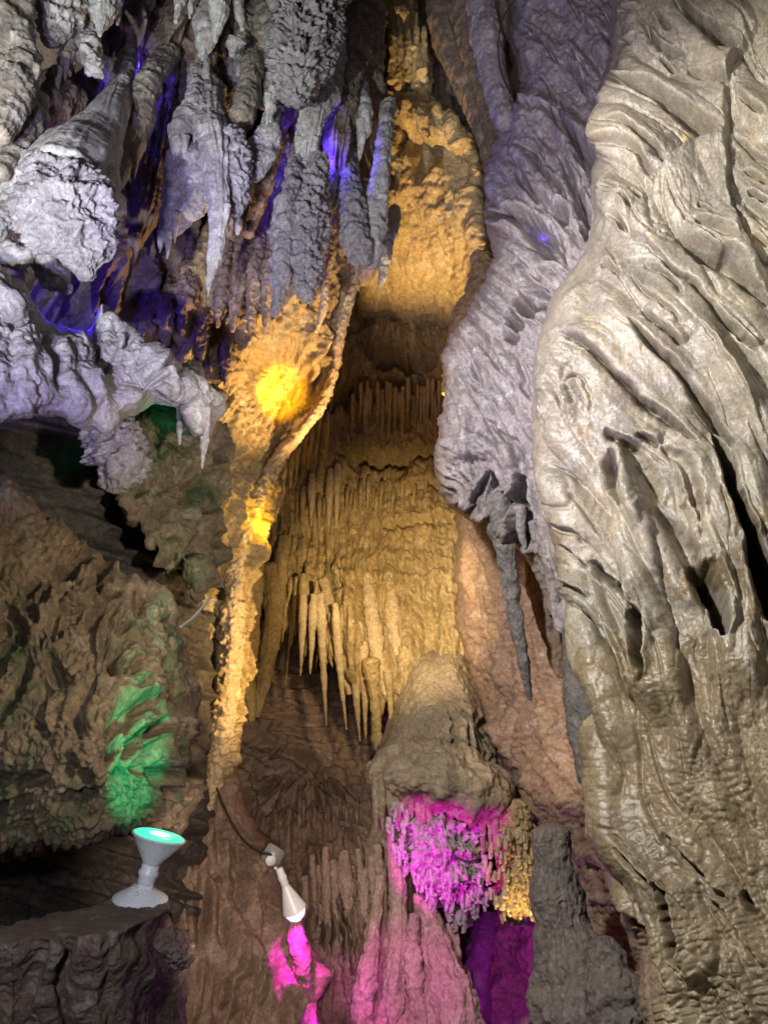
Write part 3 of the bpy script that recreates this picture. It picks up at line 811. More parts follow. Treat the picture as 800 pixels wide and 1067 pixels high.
for k, (x, y, L, r, ln, lab) in enumerate(big):
    stal(x, y - 14, L + 14, r, 6.95, ln, M_pale, 300 + k, lab, None)
for k, (x0, y0, x1, y1, r) in enumerate([(386, 690, 393, 778, 6), (404, 700, 408, 775, 3.4), (420, 706, 424, 770, 3)]):
    tag(limb('column', [(x0, y0, 6.85, r * 1.5), ((x0 + x1) / 2 + 1, (y0 + y1) / 2, 6.82, r * .9), (x1, y1, 6.7, r)], M_gold, rough=.12, flutes=.12, fine=.05, seed=320 + k, res=1.6),
        ['thick ochre column joining the curtain to the mound', 'thin ochre column standing second from the curtain edge', 'slender pale column nearest the mound'][k], 'column')
# drapery columns under the curtain
for k, (pts) in enumerate([[(338, 605, 7.4, 5), (350, 660, 7.12, 7), (364, 722, 7.0, 3)], [(356, 605, 7.4, 5), (368, 660, 7.1, 8), (386, 728, 6.95, 4)], [(382, 600, 7.4, 6), (390, 660, 7.05, 8), (402, 722, 6.9, 5)], [(405, 600, 7.35, 6), (414, 670, 7.0, 8), (424, 720, 6.85, 6)], [(328, 605, 7.5, 4), (334, 640, 7.2, 5), (341, 690, 7.1, 2)], [(345, 640, 7.1, 4), (353, 690, 7.0, 4), (357, 726, 6.98, 1.5)], [(374, 650, 7.05, 4), (380, 700, 6.95, 4), (390, 745, 6.9, 1.5)]]):
    tag(limb('drapery', pts, M_pale, rough=.18, flutes=.28, nfl=8, fine=.04, seed=340 + k, res=1.7), 'pale ochre drapery fold at the foot of the back curtain', 'drapery', 'drapery folds above the dark recess')
# left brownish folds under the fin
for k, pts in enumerate([[(266, 560, 6.6, 9), (262, 620, 6.5, 11), (258, 700, 6.4, 8), (262, 750, 6.4, 3)], [(282, 590, 7.0, 8), (284, 650, 6.9, 10), (276, 700, 6.8, 8), (268, 745, 6.7, 3)], [(270, 530, 6.3, 8), (264, 570, 6.2, 9), (258, 620, 6.1, 5)], [(296, 560, 7.2, 6), (290, 610, 7.1, 8), (284, 660, 7.0, 3)]]):
    tag(limb('drapery', pts, M_gold, rough=.22, flutes=.25, fine=.05, seed=360 + k, res=1.8), 'dim ochre fold in the shadow behind the golden fin', 'drapery', 'folds in the shadow behind the golden fin')

# ------------------------------------------------------------------ mound in the middle of the bottom
M_buff = rock('buff_calcite', (.36, .29, .19), (.27, .215, .14), (.44, .37, .27), scale=4, bump=.55, fine=40)
SJ = Strokes()
for x in (470, 480, 489, 498, 506):
    SJ.slit(.10, 2.2, (x - 4, 735), (x, 760), (x + 3, 792 + (x % 3) * 4))


def hJ(px, py, G, d):
    a = tex2(px / 10, py / 50, 16)
    return SJ.height(px, py) + .05 * nz(G, .35, 4, 5) + .05 * a * sstep(735, 760, py) * sstep(455, 480, px) + .012 * nz(G, .06, 4, 8, .6)


mound = sheet('flowstone_mound', [(400, 740, 6.5), (440, 690, 6.7), (490, 690, 6.6), (455, 740, 6.2), (455, 800, 5.9), (520, 800, 6.2), (390, 800, 6.2)],
              lambda a: interp([(676, 424), (700, 420), (725, 412), (750, 404), (770, 396), (800, 388)], a),
              lambda a: interp([(676, 486), (700, 492), (730, 503), (760, 515), (790, 526), (800, 530)], a), 680, 810, hJ, step=1.3, curl_lo=(24, .5), curl_hi=(22, .5), curl_a0=(20, .3), edge=(2, 12), seed=25, mat=M_buff)
tag(mound, 'buff flowstone mound with a rounded top below the curtain', 'flowstone')
cap = limb('flowstone_shelf', [(396, 806, 6.0, 17), (425, 800, 5.85, 29), (460, 808, 5.8, 32), (496, 822, 5.85, 32), (518, 834, 5.95, 19)], M_brown, rough=.38, rscale=.7, fine=.03, seed=26, res=1.5, flat=1.2)
cap.data.materials.clear(); cap.data.materials.append(M_buff)
tag(cap, 'brown mushroom-like flowstone cap hanging over the magenta crystals', 'flowstone')
rg = np.random.default_rng(8)
for k in range(22):
    x = 392 + k * 6.1 + rg.uniform(-2, 2); L = rg.uniform(20, 52) + (22 if x > 500 else 0); y = np.interp(x, [390, 460, 525], [818, 838, 836])
    o = limb('drip_fringe', [(x, y - 12, 5.72, 4), (x + .5, y + L * .35, 5.72, 4.2), (x + 1, y + L * .75, 5.74, 2.4), (x + 1.2, y + L, 5.75, .8)], cap.data.materials[0], rough=.22, flutes=.12, fine=.05, seed=400 + k, res=1.5, parent=cap)
# crystals below the cap: magenta lit core, then popcorn on its right
def crystal_mass(name, pts, seed, n, mat, label, cat, L0, L1, downonly=True):
    core = limb(name, pts, mat, rough=.5, rscale=.5, mode='billow', fine=.22, seed=seed, res=1.3)
    tag(core, label, cat)
    return core


M_cryst = rock('crystal_calcite', (.52, .46, .44), (.38, .33, .32), (.6, .55, .52), scale=9, bump=.9, fine=30)
core = crystal_mass('crystal_cluster', [(450, 846, 6.0, 46), (462, 878, 5.9, 46), (474, 915, 5.88, 36), (484, 950, 5.9, 16)], 41, 0, M_cryst, 'craggy crystal mass glowing magenta under the brown flowstone cap', 'crystals', 0, 0)
rg = np.random.default_rng(18)
for k in range(100):
    x = rg.uniform(405, 522); t = (x - 418) / 100
    y = np.interp(x, [400, 430, 455, 475, 500, 525], [868, 915, 946, 966, 962, 930]) + rg.uniform(-60, 2)
    L = rg.uniform(7, 20)
    limb('crystal', [(x, y - 6, 5.72, 3.6), (x + rg.uniform(-2, 2), y + L * .4, 5.68, 2.4), (x + rg.uniform(-2, 3), y + L * .6, 5.66, 1.6)], M_cryst, rough=.4, fine=.25, seed=500 + k, res=1.6, parent=core)
pop = limb('popcorn_cluster', [(536, 842, 5.75, 15), (541, 880, 5.7, 22), (541, 925, 5.65, 24), (536, 952, 5.7, 14)], M_gold, rough=.34, rscale=.4, mode='billow', fine=.2, seed=43, res=1.3)
tag(pop, 'knobbly golden cave popcorn right of the magenta crystals', 'cave popcorn')
for k in range(90):
    x = rg.uniform(508, 562); y = rg.uniform(862, 958); r = rg.uniform(1.8, 3.6)
    if abs(x - 541) > 24 * math.sqrt(max(.05, 1 - ((y - 905) / 66) ** 2)) and rg.random() < .7: continue
    limb('popcorn_knob', [(x, y - 3, 5.56, r), (x + rg.uniform(-2, 2), y + rg.uniform(2, 9), 5.5, r * .75)], M_pale, rough=.3, fine=.12, seed=600 + k, res=1.6, parent=pop)

# pink columns and the dark hole
for k, (pts, lab, r1) in enumerate([
    ([(410, 870, 5.95, 7), (414, 930, 5.8, 9), (414, 985, 5.6, 12), (408, 1040, 5.4, 18), (398, 1105, 5.2, 25)], 'pink-lit column flaring to a broad base below the crystal mass', .16),
    ([(444, 945, 5.75, 12), (453, 985, 5.6, 16), (464, 1020, 5.4, 21), (472, 1060, 5.2, 25), (480, 1110, 5.1, 30)], 'stout orange-pink column beside the dark purple hole', .14),
    ([(432, 955, 5.6, 5), (429, 985, 5.55, 8), (431, 1010, 5.45, 10), (435, 1040, 5.35, 9), (437, 1090, 5.2, 10)], 'thin knobbly pink column squeezed between two stout ones', .3)]):
    tag(limb('column', pts, M_pink, rough=r1 + .16, rscale=.9, flutes=.12, nfl=7, fine=.05, seed=44 + k, res=1.5), lab, 'column')
for k, (x0, y0, x1, r0, r1) in enumerate([(396, 935, 372, 5, 11), (404, 980, 386, 6, 14), (424, 990, 420, 5, 13), (446, 1000, 448, 6, 12), (470, 985, 492, 6, 13), (482, 1030, 508, 6, 13), (384, 1010, 360, 5, 12), (458, 1030, 462, 6, 12)]):
    tag(limb('drapery', [(x0, y0 - 20, 5.75, r0), (x0 * .7 + x1 * .3, y0 + 40, 5.48, r0 * 1.3), (x1 * .6 + x0 * .4, y0 + 85, 5.26, r1 * 1.0), (x1, 1110, 5.08, r1 * 1.2)], M_pink, rough=.32, flutes=.15, fine=.05, seed=960 + k, res=1.5),
        'pink-lit rounded rib at the foot of the pink columns', 'drapery', 'pink ribs at the foot of the columns')
tag(limb('stalactite', [(436, 935, 5.75, 6), (437, 960, 5.75, 4), (437, 983, 5.75, 1.5)], M_pink, rough=.2, seed=49, res=1.5), 'short pink stalactite hanging above the thin knobbly column', 'stalactite')
hole = sheet('cave_wall', [(460, 930, 7.6), (600, 930, 7.2), (460, 1120, 7.2), (600, 1120, 6.6)], lambda a: 455 + 0 * a, lambda a: 620 + 0 * a, 925, 1130,
             lambda px, py, G, d: .5 * nz(G, .7, 4, 3) + .10 * nz(G, .2, 4, 5, .6, 'ridge'), step=1.7, curl_lo=None, curl_hi=None, seed=27, mat=M_pink)
tag(hole, 'smooth purple-lit rock wall deep inside the hole left of the stalagmite', 'rock face', kind='structure')
tag(limb('rock_pillar', [(505, 950, 6.9, 14), (496, 1000, 6.8, 15), (490, 1070, 6.7, 22)], M_dark, rough=.2, fine=.04, seed=50), 'black rock rib inside the purple hole', 'rock pillar')

# ------------------------------------------------------------------ brown recess and folds below it
SM = Strokes()
for k, y in enumerate((690, 705, 722, 742, 765, 790, 806)):
    SM.fold(.04, 6, .07, 3, (255, y + 6), (290, y + 3 * math.sin(k)), (330, y + 4 * math.cos(k)), (370, y - 2), (400, y + 2))
SM.fold(.12, 10, .2, 8, (270, 842), (300, 846), (330, 838), (360, 848), (400, 840))
for x in (322, 334, 346, 357, 368, 380, 392):
    SM.ridge(.16, 6.5, (x, 895 + (x % 5) * 3), (x + 1, 950), (x + 3, 1000 + (x % 7) * 4), (x + 6, 1070))
for x, y in ((330, 940), (341, 950), (352, 945), (364, 960), (386, 950)):
    SM.slit(.3, 2.6, (x, y - 30), (x + 1, y + 20), (x + 3, y + 60))
FM = Flow([(300, 720, 1, .05), (360, 760, 1, 0), (300, 860, 0, 1), (350, 950, 0, 1), (370, 1060, .05, 1)], 210, 450, 650, 1140)


def hM(px, py, G, d):
    a = FM.smear(px, py, 7, 28, 12)
    lo = sstep(830, 880, py)
    return SM.height(px, py) + .06 * a + .12 * nz(G, .6, 4, 5) + .05 * nz(G, .15, 4, 7, .6, 'ridge') + .05 * hpop(px, py, 7, 21, .7) * np.exp(-((py - 855) / 30) ** 2)


wm = sheet('cave_wall', [(300, 680, 8.3), (400, 680, 8.0), (300, 800, 7.5), (400, 800, 7.2), (300, 870, 6.6), (400, 870, 6.4), (340, 950, 6.1), (400, 960, 6.0), (330, 1067, 5.4), (410, 1067, 5.6), (240, 800, 6.9), (240, 1000, 5.6)],
           lambda a: 222 + 0 * a, lambda a: 445 + 0 * a, 650, 1130, hM, step=1.4, curl_lo=None, curl_hi=None, edge=(0, 9), seed=28, mat=M_brown)
tag(wm, 'brown bedded rock wall in the recess below the white-tipped stalactites', 'rock face', kind='structure')
rg = np.random.default_rng(28)
for k in range(34):
    x = rg.uniform(274, 402); y = rg.choice([846, 860, 834]) + rg.uniform(-4, 4); L = rg.uniform(10, 28)
    stal(x, y, L, rg.uniform(1.4, 2.6), np.interp(y, [834, 870], [6.75, 6.45]), .5, M_brown, 700 + k, 'tiny brown stalactite in the low row inside the recess', 'tiny stalactites inside the recess')
for k, (x, y, L, r) in enumerate([(318, 915, 96, 4.0), (325, 892, 70, 3), (332, 904, 60, 5), (339, 884, 110, 4), (347, 898, 84, 5), (352, 910, 110, 3), (359, 890, 66, 6), (366, 904, 120, 4), (373, 886, 80, 3), (379, 908, 92, 5.5), (387, 894, 52, 4), (393, 882, 120, 5), (399, 900, 80, 3)]):
    tag(limb('drapery', [(x, y, 6.1, r), (x + 1 + k % 3, y + L * .45, 5.95 + .05 * (k % 3), r * 1.25), (x + 3, y + L * .8, 5.87 + .05 * (k % 3), r * .8), (x + 3 - k % 4, y + L, 5.85, r * .2)], M_pink, rough=.34, flutes=.32, fine=.06, seed=740 + k, res=1.6),
        'rosy brown drapery blade hanging above the pink columns', 'drapery', 'rosy drapery blades at the bottom')
chim = sheet('cave_wall', [(380, -60, 7.9), (560, -60, 7.3), (380, 300, 8.9), (560, 300, 7.6)], lambda a: 370 + 0 * a, lambda a: 570 + 0 * a, -80, 340, lambda px, py, G, d: .2 * nz(G, .6, 4, 8) + .06 * np.abs(tex2(px / 12, py / 60, 47)), step=2.2, curl_lo=None, curl_hi=None, edge=(0, 9), seed=52, mat=M_ceil)
tag(chim, 'brown back wall at the top of the shaft behind the lavender pillar', 'rock face', kind='structure')
# back of the cave, floor
back = sheet('cave_wall', [(-200, -150, 9.6), (1000, -150, 9.6), (-200, 1250, 9.2), (1000, 1250, 9.2)], lambda a: -250 + 0 * a, lambda a: 1050 + 0 * a, -200, 1300,
             lambda px, py, G, d: .5 * nz(G, 1.5, 5, 3), step=8, curl_lo=None, curl_hi=None, edge=(0, 9), seed=29, mat=M_dark, skirt=0)
tag(back, 'dark rock closing the cave behind everything', 'rock face', kind='structure')
# ------------------------------------------------------------------ ceiling behind the hanging rocks, upper left
FG = Flow([(50, 50, .25, 1), (150, 150, -.45, 1), (250, 100, -.15, 1), (350, 150, -.05, 1), (200, 300, -.3, 1), (100, 350, -.4, 1)], -120, 460, -120, 620)


def hG(px, py, G, d):
    a = FG.smear(px, py, 24, 80, 13); b = FG.smear(px, py, 10, 40, 14)
    return .16 * (.5 - np.abs(a)) + .05 * (.5 - np.abs(b)) + .22 * nz(G, .9, 4, 5) + .05 * nz(G, .2, 4, 7, .6, 'ridge') + .012 * nz(G, .05, 3, 8)


ceil = sheet('cave_ceiling', [(-80, -60, 4.6), (200, -60, 5.3), (400, -60, 6.8), (-80, 250, 4.4), (150, 230, 5.0), (280, 200, 5.9), (390, 150, 6.7), (390, 280, 6.6), (280, 320, 6.1), (100, 340, 4.8), (-80, 450, 4.3), (180, 420, 5.0), (240, 470, 5.5)],
             lambda a: -90 + 0 * a, lambda a: interp([(-90, 402), (0, 404), (100, 403), (200, 402), (250, 398), (285, 390), (310, 320), (360, 260), (480, 230), (560, 210)], a), -80, 540, hG, step=1.5, curl_lo=None, curl_hi=(26, .6), edge=(4, 14), seed=31, mat=M_ceil)
tag(ceil, 'dark brown sloping cave ceiling behind the hanging rocks at upper left', 'ceiling', kind='structure')


def hang(pts, mat, label, seed, name='stalactite', cat='stalactite', group=None, **kw):
    a = dict(rough=.16, rscale=1.0, flutes=.06, fine=.03, rings=.02, res=1.5); a.update(kw)
    if name in ('stalactite', 'drapery') and pts[0][1] > 40:
        x, y, d, r = pts[0]; x2, y2 = pts[1][:2]
        pts = [(x + (x - x2) * .5, y - 16 - r * .5, d + .5, r * 1.5), (x + (x - x2) * .2, y - r * .5, d + .2, r * 1.25)] + list(pts[1:])
    a.setdefault('micro', 1.2 if mat in (M_crag, M_brown) else .5); a['rings'] *= .3; a['rscale'] *= 1.35; rq = np.random.default_rng(seed)
    a['rough'] *= 2.1; a['fine'] *= 1.8; a['flutes'] += .05
    o = tag(limb(name, pts, mat, seed=seed, **a), label, cat, group)
    if name in ('stalactite', 'drapery') and mat is not M_brown and pts[-1][1] > 60 and pts[2][3] > 5:
        for k in range(rq.integers(2, 5)):                     # small drips along its lower half
            i = int(rq.integers(2, len(pts))); x, y, d, r = pts[i]; sx = rq.uniform(-.85, .85); L = rq.uniform(10, 26)
            limb('drip_tip', [(x + sx * r, y - 6, d - r * d / F * .6, 4.2), (x + sx * r - 1, y + L * .4, d - r * d / F * .65, 2.8), (x + sx * r - 2, y + L, d - r * d / F * .6, .7)], mat, rough=.3, fine=.08, seed=seed * 7 + k, res=1.5, parent=o)
    return o


rk = np.random.default_rng(41)
for k in range(46):
    x = rk.uniform(-5, 330); y = rk.uniform(-20, 215 - .12 * x); L = rk.uniform(35, 85); r = rk.uniform(7, 15); ln = -rk.uniform(4, 22)
    d0 = 4.55 + .0035 * x + rk.uniform(-.15, .2)
    m = (M_grey, M_grey, M_cream, M_crag)[k % 4]
    tag(limb('rock_fold', [(x - ln * .5, y - 24, d0 + .4, r * 1.3), (x, y, d0 + .08, r * 1.15), (x + ln * .5, y + L * .5, d0, r * rk.uniform(.7, 1.2)), (x + ln, y + L, d0 - .02, r * rk.uniform(.1, .4))], m, rough=.42, rscale=1.3, flutes=.14, fine=.05, flat=.7, micro=.7, seed=1100 + k, res=1.7),
        'pale knobbly rock fold packed among the hanging rocks at upper left', 'rock fold', 'pale folds packed among the hanging rocks')
# big blunt stump with its broken face
hang([(124, 98, 4.3, 10), (114, 120, 4.1, 19), (98, 148, 3.88, 27), (80, 176, 3.62, 42), (68, 202, 3.46, 50)], M_grey, 'thick blunt broken stalactite stump, violet-lit, jutting out at upper left', 60, cap1=.35, rings=.01, fine=.008, rough=.05, micro=.3, flutes=.02)
face = limb('broken_face', [(50, 176, 3.36, 26), (60, 205, 3.3, 43), (72, 232, 3.3, 43), (84, 258, 3.34, 30), (88, 282, 3.38, 12)], M_crag, rough=.42, rscale=.6, mode='ridge', fine=.10, seed=61, res=1.3, flat=.55)
tag(face, 'rough crusted lump of broken rock at the end of the blunt stump', 'rock lump')
hang([(26, 170, 3.6, 16), (16, 200, 3.5, 14), (8, 222, 3.4, 12), (-8, 240, 3.3, 12)], M_grey, 'smooth violet lobe left of the crusted broken lump', 62, name='rock_lobe', cat='rock lobe')
# upper left column of knobs
hang([(8, -20, 3.9, 24), (12, 25, 3.8, 22), (24, 60, 3.75, 17), (20, 75, 3.7, 22), (14, 92, 3.6, 20)], M_cream, 'cream knobbly hanging rock in the top left corner', 63, rough=.24, rscale=.7)
hang([(14, 95, 3.6, 22), (8, 120, 3.5, 15), (0, 140, 3.4, 10)], M_cream, 'pale lower lobe of knobbly rock on the left edge near the top', 64, name='rock_lobe', cat='rock lobe')
hang([(36, 105, 3.9, 14), (30, 130, 3.75, 15), (18, 158, 3.6, 12), (2, 180, 3.4, 9)], M_cream, 'yellowish curved drip sweeping to the left edge above the violet lobe', 65, name='rock_lobe', cat='rock lobe')
hang([(62, 100, 4.3, 28), (44, 118, 4.1, 26), (20, 130, 4.0, 22)], M_ceil, 'dark rock hollow between the knobbly corner rock and the stump', 66, name='rock_lobe', cat='rock lobe')
hang([(62, -15, 4.2, 22), (60, 15, 4.1, 19), (54, 34, 4.05, 10), (50, 44, 4.0, 3)], M_grey, 'white-green pointed rock at the top edge right of the corner rock', 67, rough=.3, rscale=.6, mode='ridge')
hang([(80, 10, 4.3, 13), (76, 40, 4.2, 10), (66, 62, 4.1, 6), (60, 76, 4.05, 2)], M_cream, 'thin pale spike hanging between the white-green rock and the violet one', 68, rough=.25)
hang([(88, 30, 4.3, 12), (92, 52, 4.2, 12), (98, 70, 4.1, 10)], M_grey, 'pale crumpled knob just above the blunt stump', 69, rough=.3, rscale=.6, name='rock_lobe', cat='rock lobe')
hang([(104, -20, 4.3, 20), (108, 5, 4.2, 15), (106, 22, 4.15, 8), (104, 36, 4.1, 2)], M_grey, 'violet-white pointed stalactite at the top above the stump', 70, rough=.18, flutes=.12)
hang([(120, 5, 4.35, 6), (122, 24, 4.3, 2)], M_grey, 'tiny pale tip beside the violet-white pointed stalactite', 71)
# long leaning tongue right of the stump
hang([(172, 62, 4.9, 9), (160, 78, 4.7, 12), (150, 98, 4.5, 14), (144, 130, 4.35, 15), (134, 160, 4.2, 11), (126, 185, 4.1, 6), (122, 198, 4.05, 2)], M_cream, 'leaning brownish-cream stalactite right of the blunt stump', 72, rings=.03)
hang([(132, 74, 4.5, 7), (128, 88, 4.4, 5), (122, 100, 4.35, 3)], M_grey, 'small pale drip between the stump and the leaning stalactite', 73)
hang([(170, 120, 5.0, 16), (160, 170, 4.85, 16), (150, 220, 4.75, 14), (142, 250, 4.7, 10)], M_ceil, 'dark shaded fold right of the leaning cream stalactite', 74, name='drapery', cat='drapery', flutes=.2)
# greenish white sheets
hang([(208, 85, 4.9, 9), (205, 105, 4.75, 11), (194, 128, 4.6, 14), (186, 148, 4.5, 10), (182, 164, 4.45, 3)], M_grey, 'small greenish-white stalactite above the broad white drapery', 75, rings=.03)
hang([(212, 140, 4.75, 20), (204, 170, 4.6, 27), (196, 200, 4.5, 27), (182, 228, 4.4, 18), (172, 248, 4.35, 5)], M_grey, 'broad white rippled drapery with a shadowed left side', 76, name='drapery', cat='drapery', flat=.6, rings=.04)
hang([(213, 95, 4.9, 6), (215, 66, 4.95, 3), (214, 50, 5, 1)], M_grey, 'thin upright pale spur at the head of the drapery', 77, name='rock_spur', cat='rock spur')
hang([(218, 118, 4.6, 13), (222, 145, 4.45, 15), (226, 180, 4.35, 13), (229, 220, 4.3, 11), (226, 255, 4.28, 8), (221, 282, 4.26, 4.5), (219, 294, 4.26, 1.5)], M_grey, 'long slender violet-lit stalactite hanging lowest at upper left', 78, flutes=.12, rough=.12)
hang([(240, 140, 4.5, 10), (246, 170, 4.45, 13), (248, 200, 4.42, 9), (244, 222, 4.4, 4)], M_crag, 'rough grey crust on the right side of the slender violet stalactite', 79, rough=.4, rscale=.5, mode='ridge', fine=.1, name='rock_lump', cat='rock lump')
hang([(246, 222, 4.45, 3), (248, 234, 4.45, 4.5), (247, 243, 4.45, 2)], M_grey, 'tiny pale drip under the rough grey crust', 80)
hang([(262, 80, 5.0, 9), (256, 110, 4.85, 13), (242, 132, 4.7, 11), (236, 150, 4.6, 5)], M_cream, 'bulging cream drip left of the crusty hanging cluster', 81, rings=.03)
hang([(282, 95, 4.9, 7), (284, 120, 4.8, 8), (276, 150, 4.7, 17), (266, 172, 4.6, 14), (258, 192, 4.55, 5)], M_grey, 'white scoop-shaped drapery lit violet in its middle', 82, flat=.7, rings=.03, name='drapery', cat='drapery')
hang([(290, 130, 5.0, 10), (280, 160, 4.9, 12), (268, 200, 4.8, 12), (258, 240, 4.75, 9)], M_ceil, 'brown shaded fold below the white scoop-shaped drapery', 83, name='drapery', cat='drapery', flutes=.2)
# tips at the top edge
hang([(190, -14, 4.3, 9), (187, 4, 4.25, 6), (183, 22, 4.2, 2)], M_grey, 'short violet stalactite tip at the top edge, leftmost of three', 84)
hang([(227, -14, 4.2, 15), (228, 10, 4.15, 10), (226, 28, 4.12, 5), (224, 42, 4.1, 2.5)], M_grey, 'fat violet-white stalactite tip at the top edge, middle of three', 85)
hang([(244, -14, 4.3, 8), (249, 8, 4.25, 6), (252, 30, 4.2, 2)], M_grey, 'slim violet stalactite tip at the top edge, rightmost of three', 86)
hang([(199, 0, 4.6, 4), (198, 18, 4.6, 1.6)], M_grey, 'tiny dim tip between the left and middle violet tips', 87)
hang([(246, 44, 5.1, 9), (242, 56, 5.1, 4)], M_grey, 'small white chip of rock in the dark hollow below the violet tips', 88, name='rock_chip', cat='rock chip', rough=.35)
hang([(282, -8, 4.7, 9), (284, 6, 4.7, 6)], M_grey, 'pale block at the top edge right of the violet tips', 89, name='rock_chip', cat='rock chip', rough=.3)
# crusty hanging cluster
hang([(335, -20, 4.8, 22), (322, 15, 4.7, 20), (312, 50, 4.6, 22), (308, 80, 4.55, 19), (305, 102, 4.5, 8)], M_crag, 'crusty grey coral-like hanging cluster at the top', 90, rough=.45, rscale=.45, mode='ridge', fine=.14, name='rock_cluster', cat='rock cluster', res=1.3)
hang([(345, 5, 4.8, 10), (342, 40, 4.7, 11), (334, 70, 4.62, 9), (326, 85, 4.6, 4)], M_crag, 'crusty rock curtain on the right flank of the coral-like cluster', 91, rough=.45, rscale=.6, mode='ridge', fine=.14, name='rock_cluster', cat='rock cluster', res=1.3)
hang([(284, 45, 4.75, 5), (287, 75, 4.7, 6), (284, 105, 4.65, 5), (282, 126, 4.6, 2)], M_grey, 'thin violet drip down the left of the coral-like cluster', 92, rough=.25)
hang([(330, 90, 5.2, 26), (326, 115, 5.0, 16), (320, 150, 4.9, 11), (317, 176, 4.85, 4)], M_grey, 'blue-lit stalactite hanging below the coral-like cluster', 93)
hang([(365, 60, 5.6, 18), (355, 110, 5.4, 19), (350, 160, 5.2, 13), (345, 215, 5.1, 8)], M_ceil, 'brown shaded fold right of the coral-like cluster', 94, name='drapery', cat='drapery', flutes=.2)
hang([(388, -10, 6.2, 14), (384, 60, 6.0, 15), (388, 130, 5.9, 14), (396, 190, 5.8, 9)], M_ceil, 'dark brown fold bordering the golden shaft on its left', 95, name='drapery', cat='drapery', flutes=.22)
hang([(378, 85, 5.5, 4), (380, 110, 5.4, 7), (380, 132, 5.35, 7), (376, 146, 5.32, 3)], M_grey, 'small grey drip with a round end in front of the brown fold', 96)
# dark green-grey group
hang([(308, 160, 4.75, 5), (304, 195, 4.65, 9), (296, 230, 4.55, 13), (294, 270, 4.5, 12), (290, 305, 4.45, 7), (286, 328, 4.45, 3)], M_crag, 'grey-green stalactite with a long tapering end above the yellow pocket', 97, rough=.22, flutes=.15)
hang([(333, 165, 4.8, 7), (326, 200, 4.7, 12), (322, 235, 4.6, 17), (318, 270, 4.55, 16), (318, 300, 4.52, 9), (322, 312, 4.52, 4)], M_crag, 'rough flaky grey rock right of the tapering grey-green stalactite', 98, rough=.34, rscale=.5, mode='ridge', fine=.12, name='rock_lump', cat='rock lump', res=1.3)
hang([(346, 175, 5.0, 7), (343, 205, 4.9, 7), (340, 232, 4.85, 4)], M_grey, 'short violet-white drip between flaky grey rock and smooth stalactite', 99)
hang([(362, 185, 5.0, 9), (366, 215, 4.9, 13), (370, 250, 4.8, 15), (376, 268, 4.78, 12)], M_crag, 'rough-backed grey stalactite beside the golden shaft', 101, rough=.2, rscale=.6)
hang([(402, 130, 5.2, 6), (398, 170, 5.1, 9), (392, 210, 5.0, 12), (388, 250, 4.9, 13), (384, 272, 4.88, 10)], M_grey, 'smooth blue-grey rounded stalactite next to the golden shaft', 102)
hang([(408, 240, 6.0, 5), (402, 262, 6.0, 7), (399, 284, 6.0, 3)], M_grey, 'purple-lit tip hanging behind the smooth rounded stalactite', 103)
# brown-lit frilly folds between ceiling and yellow pocket
rg = np.random.default_rng(77)
for k, (x, y, L, r, ln) in enumerate([(178, 300, 60, 8, -6), (200, 270, 80, 8, -10), (214, 310, 70, 7, -6), (238, 250, 90, 7, -12), (256, 235, 110, 7, -14), (270, 228, 120, 7, -10), (282, 240, 100, 6, -6), (186, 350, 60, 8, -8), (222, 350, 70, 6, -6), (240, 340, 60, 6, -5), (160, 320, 50, 9, -8), (204, 380, 60, 6, -6)]):
    hang([(x, y, 5.05, r * .8), (x + ln * .4, y + L * .4, 4.95, r), (x + ln * .8, y + L * .8, 4.9, r * .7), (x + ln, y + L, 4.88, r * .2)], M_brown, 'brown frilly fold left of the yellow-lit pocket', 110 + k, name='drapery', cat='drapery', group='brown folds above the yellow-lit pocket', rough=.3, rscale=.7, mode='ridge', flutes=.2, fine=.05)

# ------------------------------------------------------------------ golden fin and yellow pocket
SF = Strokes()
for a in ([(352, 236), (350, 270), (347, 300), (340, 330)], [(330, 300), (318, 290), (302, 300), (290, 320), (276, 340)], [(335, 330), (332, 352), (328, 380), (325, 398)]):
    SF.ridge(.05, 5, *a)
SF.ridge(.06, 6, (300, 325), (306, 300), (316, 294), (326, 306), (332, 325)); SF.ridge(.05, 6, (240, 320), (252, 300), (264, 318), (262, 345)); SF.ridge(.05, 5, (262, 345), (250, 370), (246, 400))
SF.ridge(.09, 8, (356, 232), (364, 262), (366, 285), (360, 315), (350, 350), (345, 385), (333, 418), (316, 440), (296, 468), (280, 495), (268, 530), (254, 565), (247, 600), (243, 650))
SF.ridge(.13, 13, (262, 500), (252, 540), (245, 590), (240, 640), (237, 690), (231, 740), (224, 800), (217, 836))
FF = Flow([(240, 300, -.3, 1), (300, 300, -.15, 1), (350, 300, -.1, 1), (200, 480, -.45, 1), (260, 480, -.5, 1), (300, 450, -.6, 1), (240, 640, -.12, 1), (225, 780, -.2, 1)], 90, 420, 180, 880)


def hF(px, py, G, d):
    h = SF.height(px, py)
    a = FF.smear(px, py, 9, 34, 15); b = FF.smear(px, py, 5, 18, 16)
    pop = hpop(px, py, 6.5, 9, .9)
    q1 = np.hypot((px - 287) / 42, (py - 402) / 48); q2 = np.hypot((px - 280) / 20, (py - 545) / 22)
    bowl = -.42 * np.exp(-q1 ** 4) - .18 * np.exp(-q2 ** 4)
    lf = sstep(300, 200, px) if False else 1 - sstep(200, 280, px + .0 * py)
    low = sstep(600, 680, py)
    pits = np.clip(tex2(px / 20, py / 26, 17) - .5, 0, 2)
    return h + .028 * (.4 - np.abs(a)) + .016 * np.abs(b) + .028 * pop * (.4 + .9 * low + .3 * lf) - .10 * pits * lf + .05 * nz(G, .6, 4, 6) + .024 * nz(G, .13, 4, 7, .6, 'ridge') + .014 * nz(G, .05, 3, 8, .6)


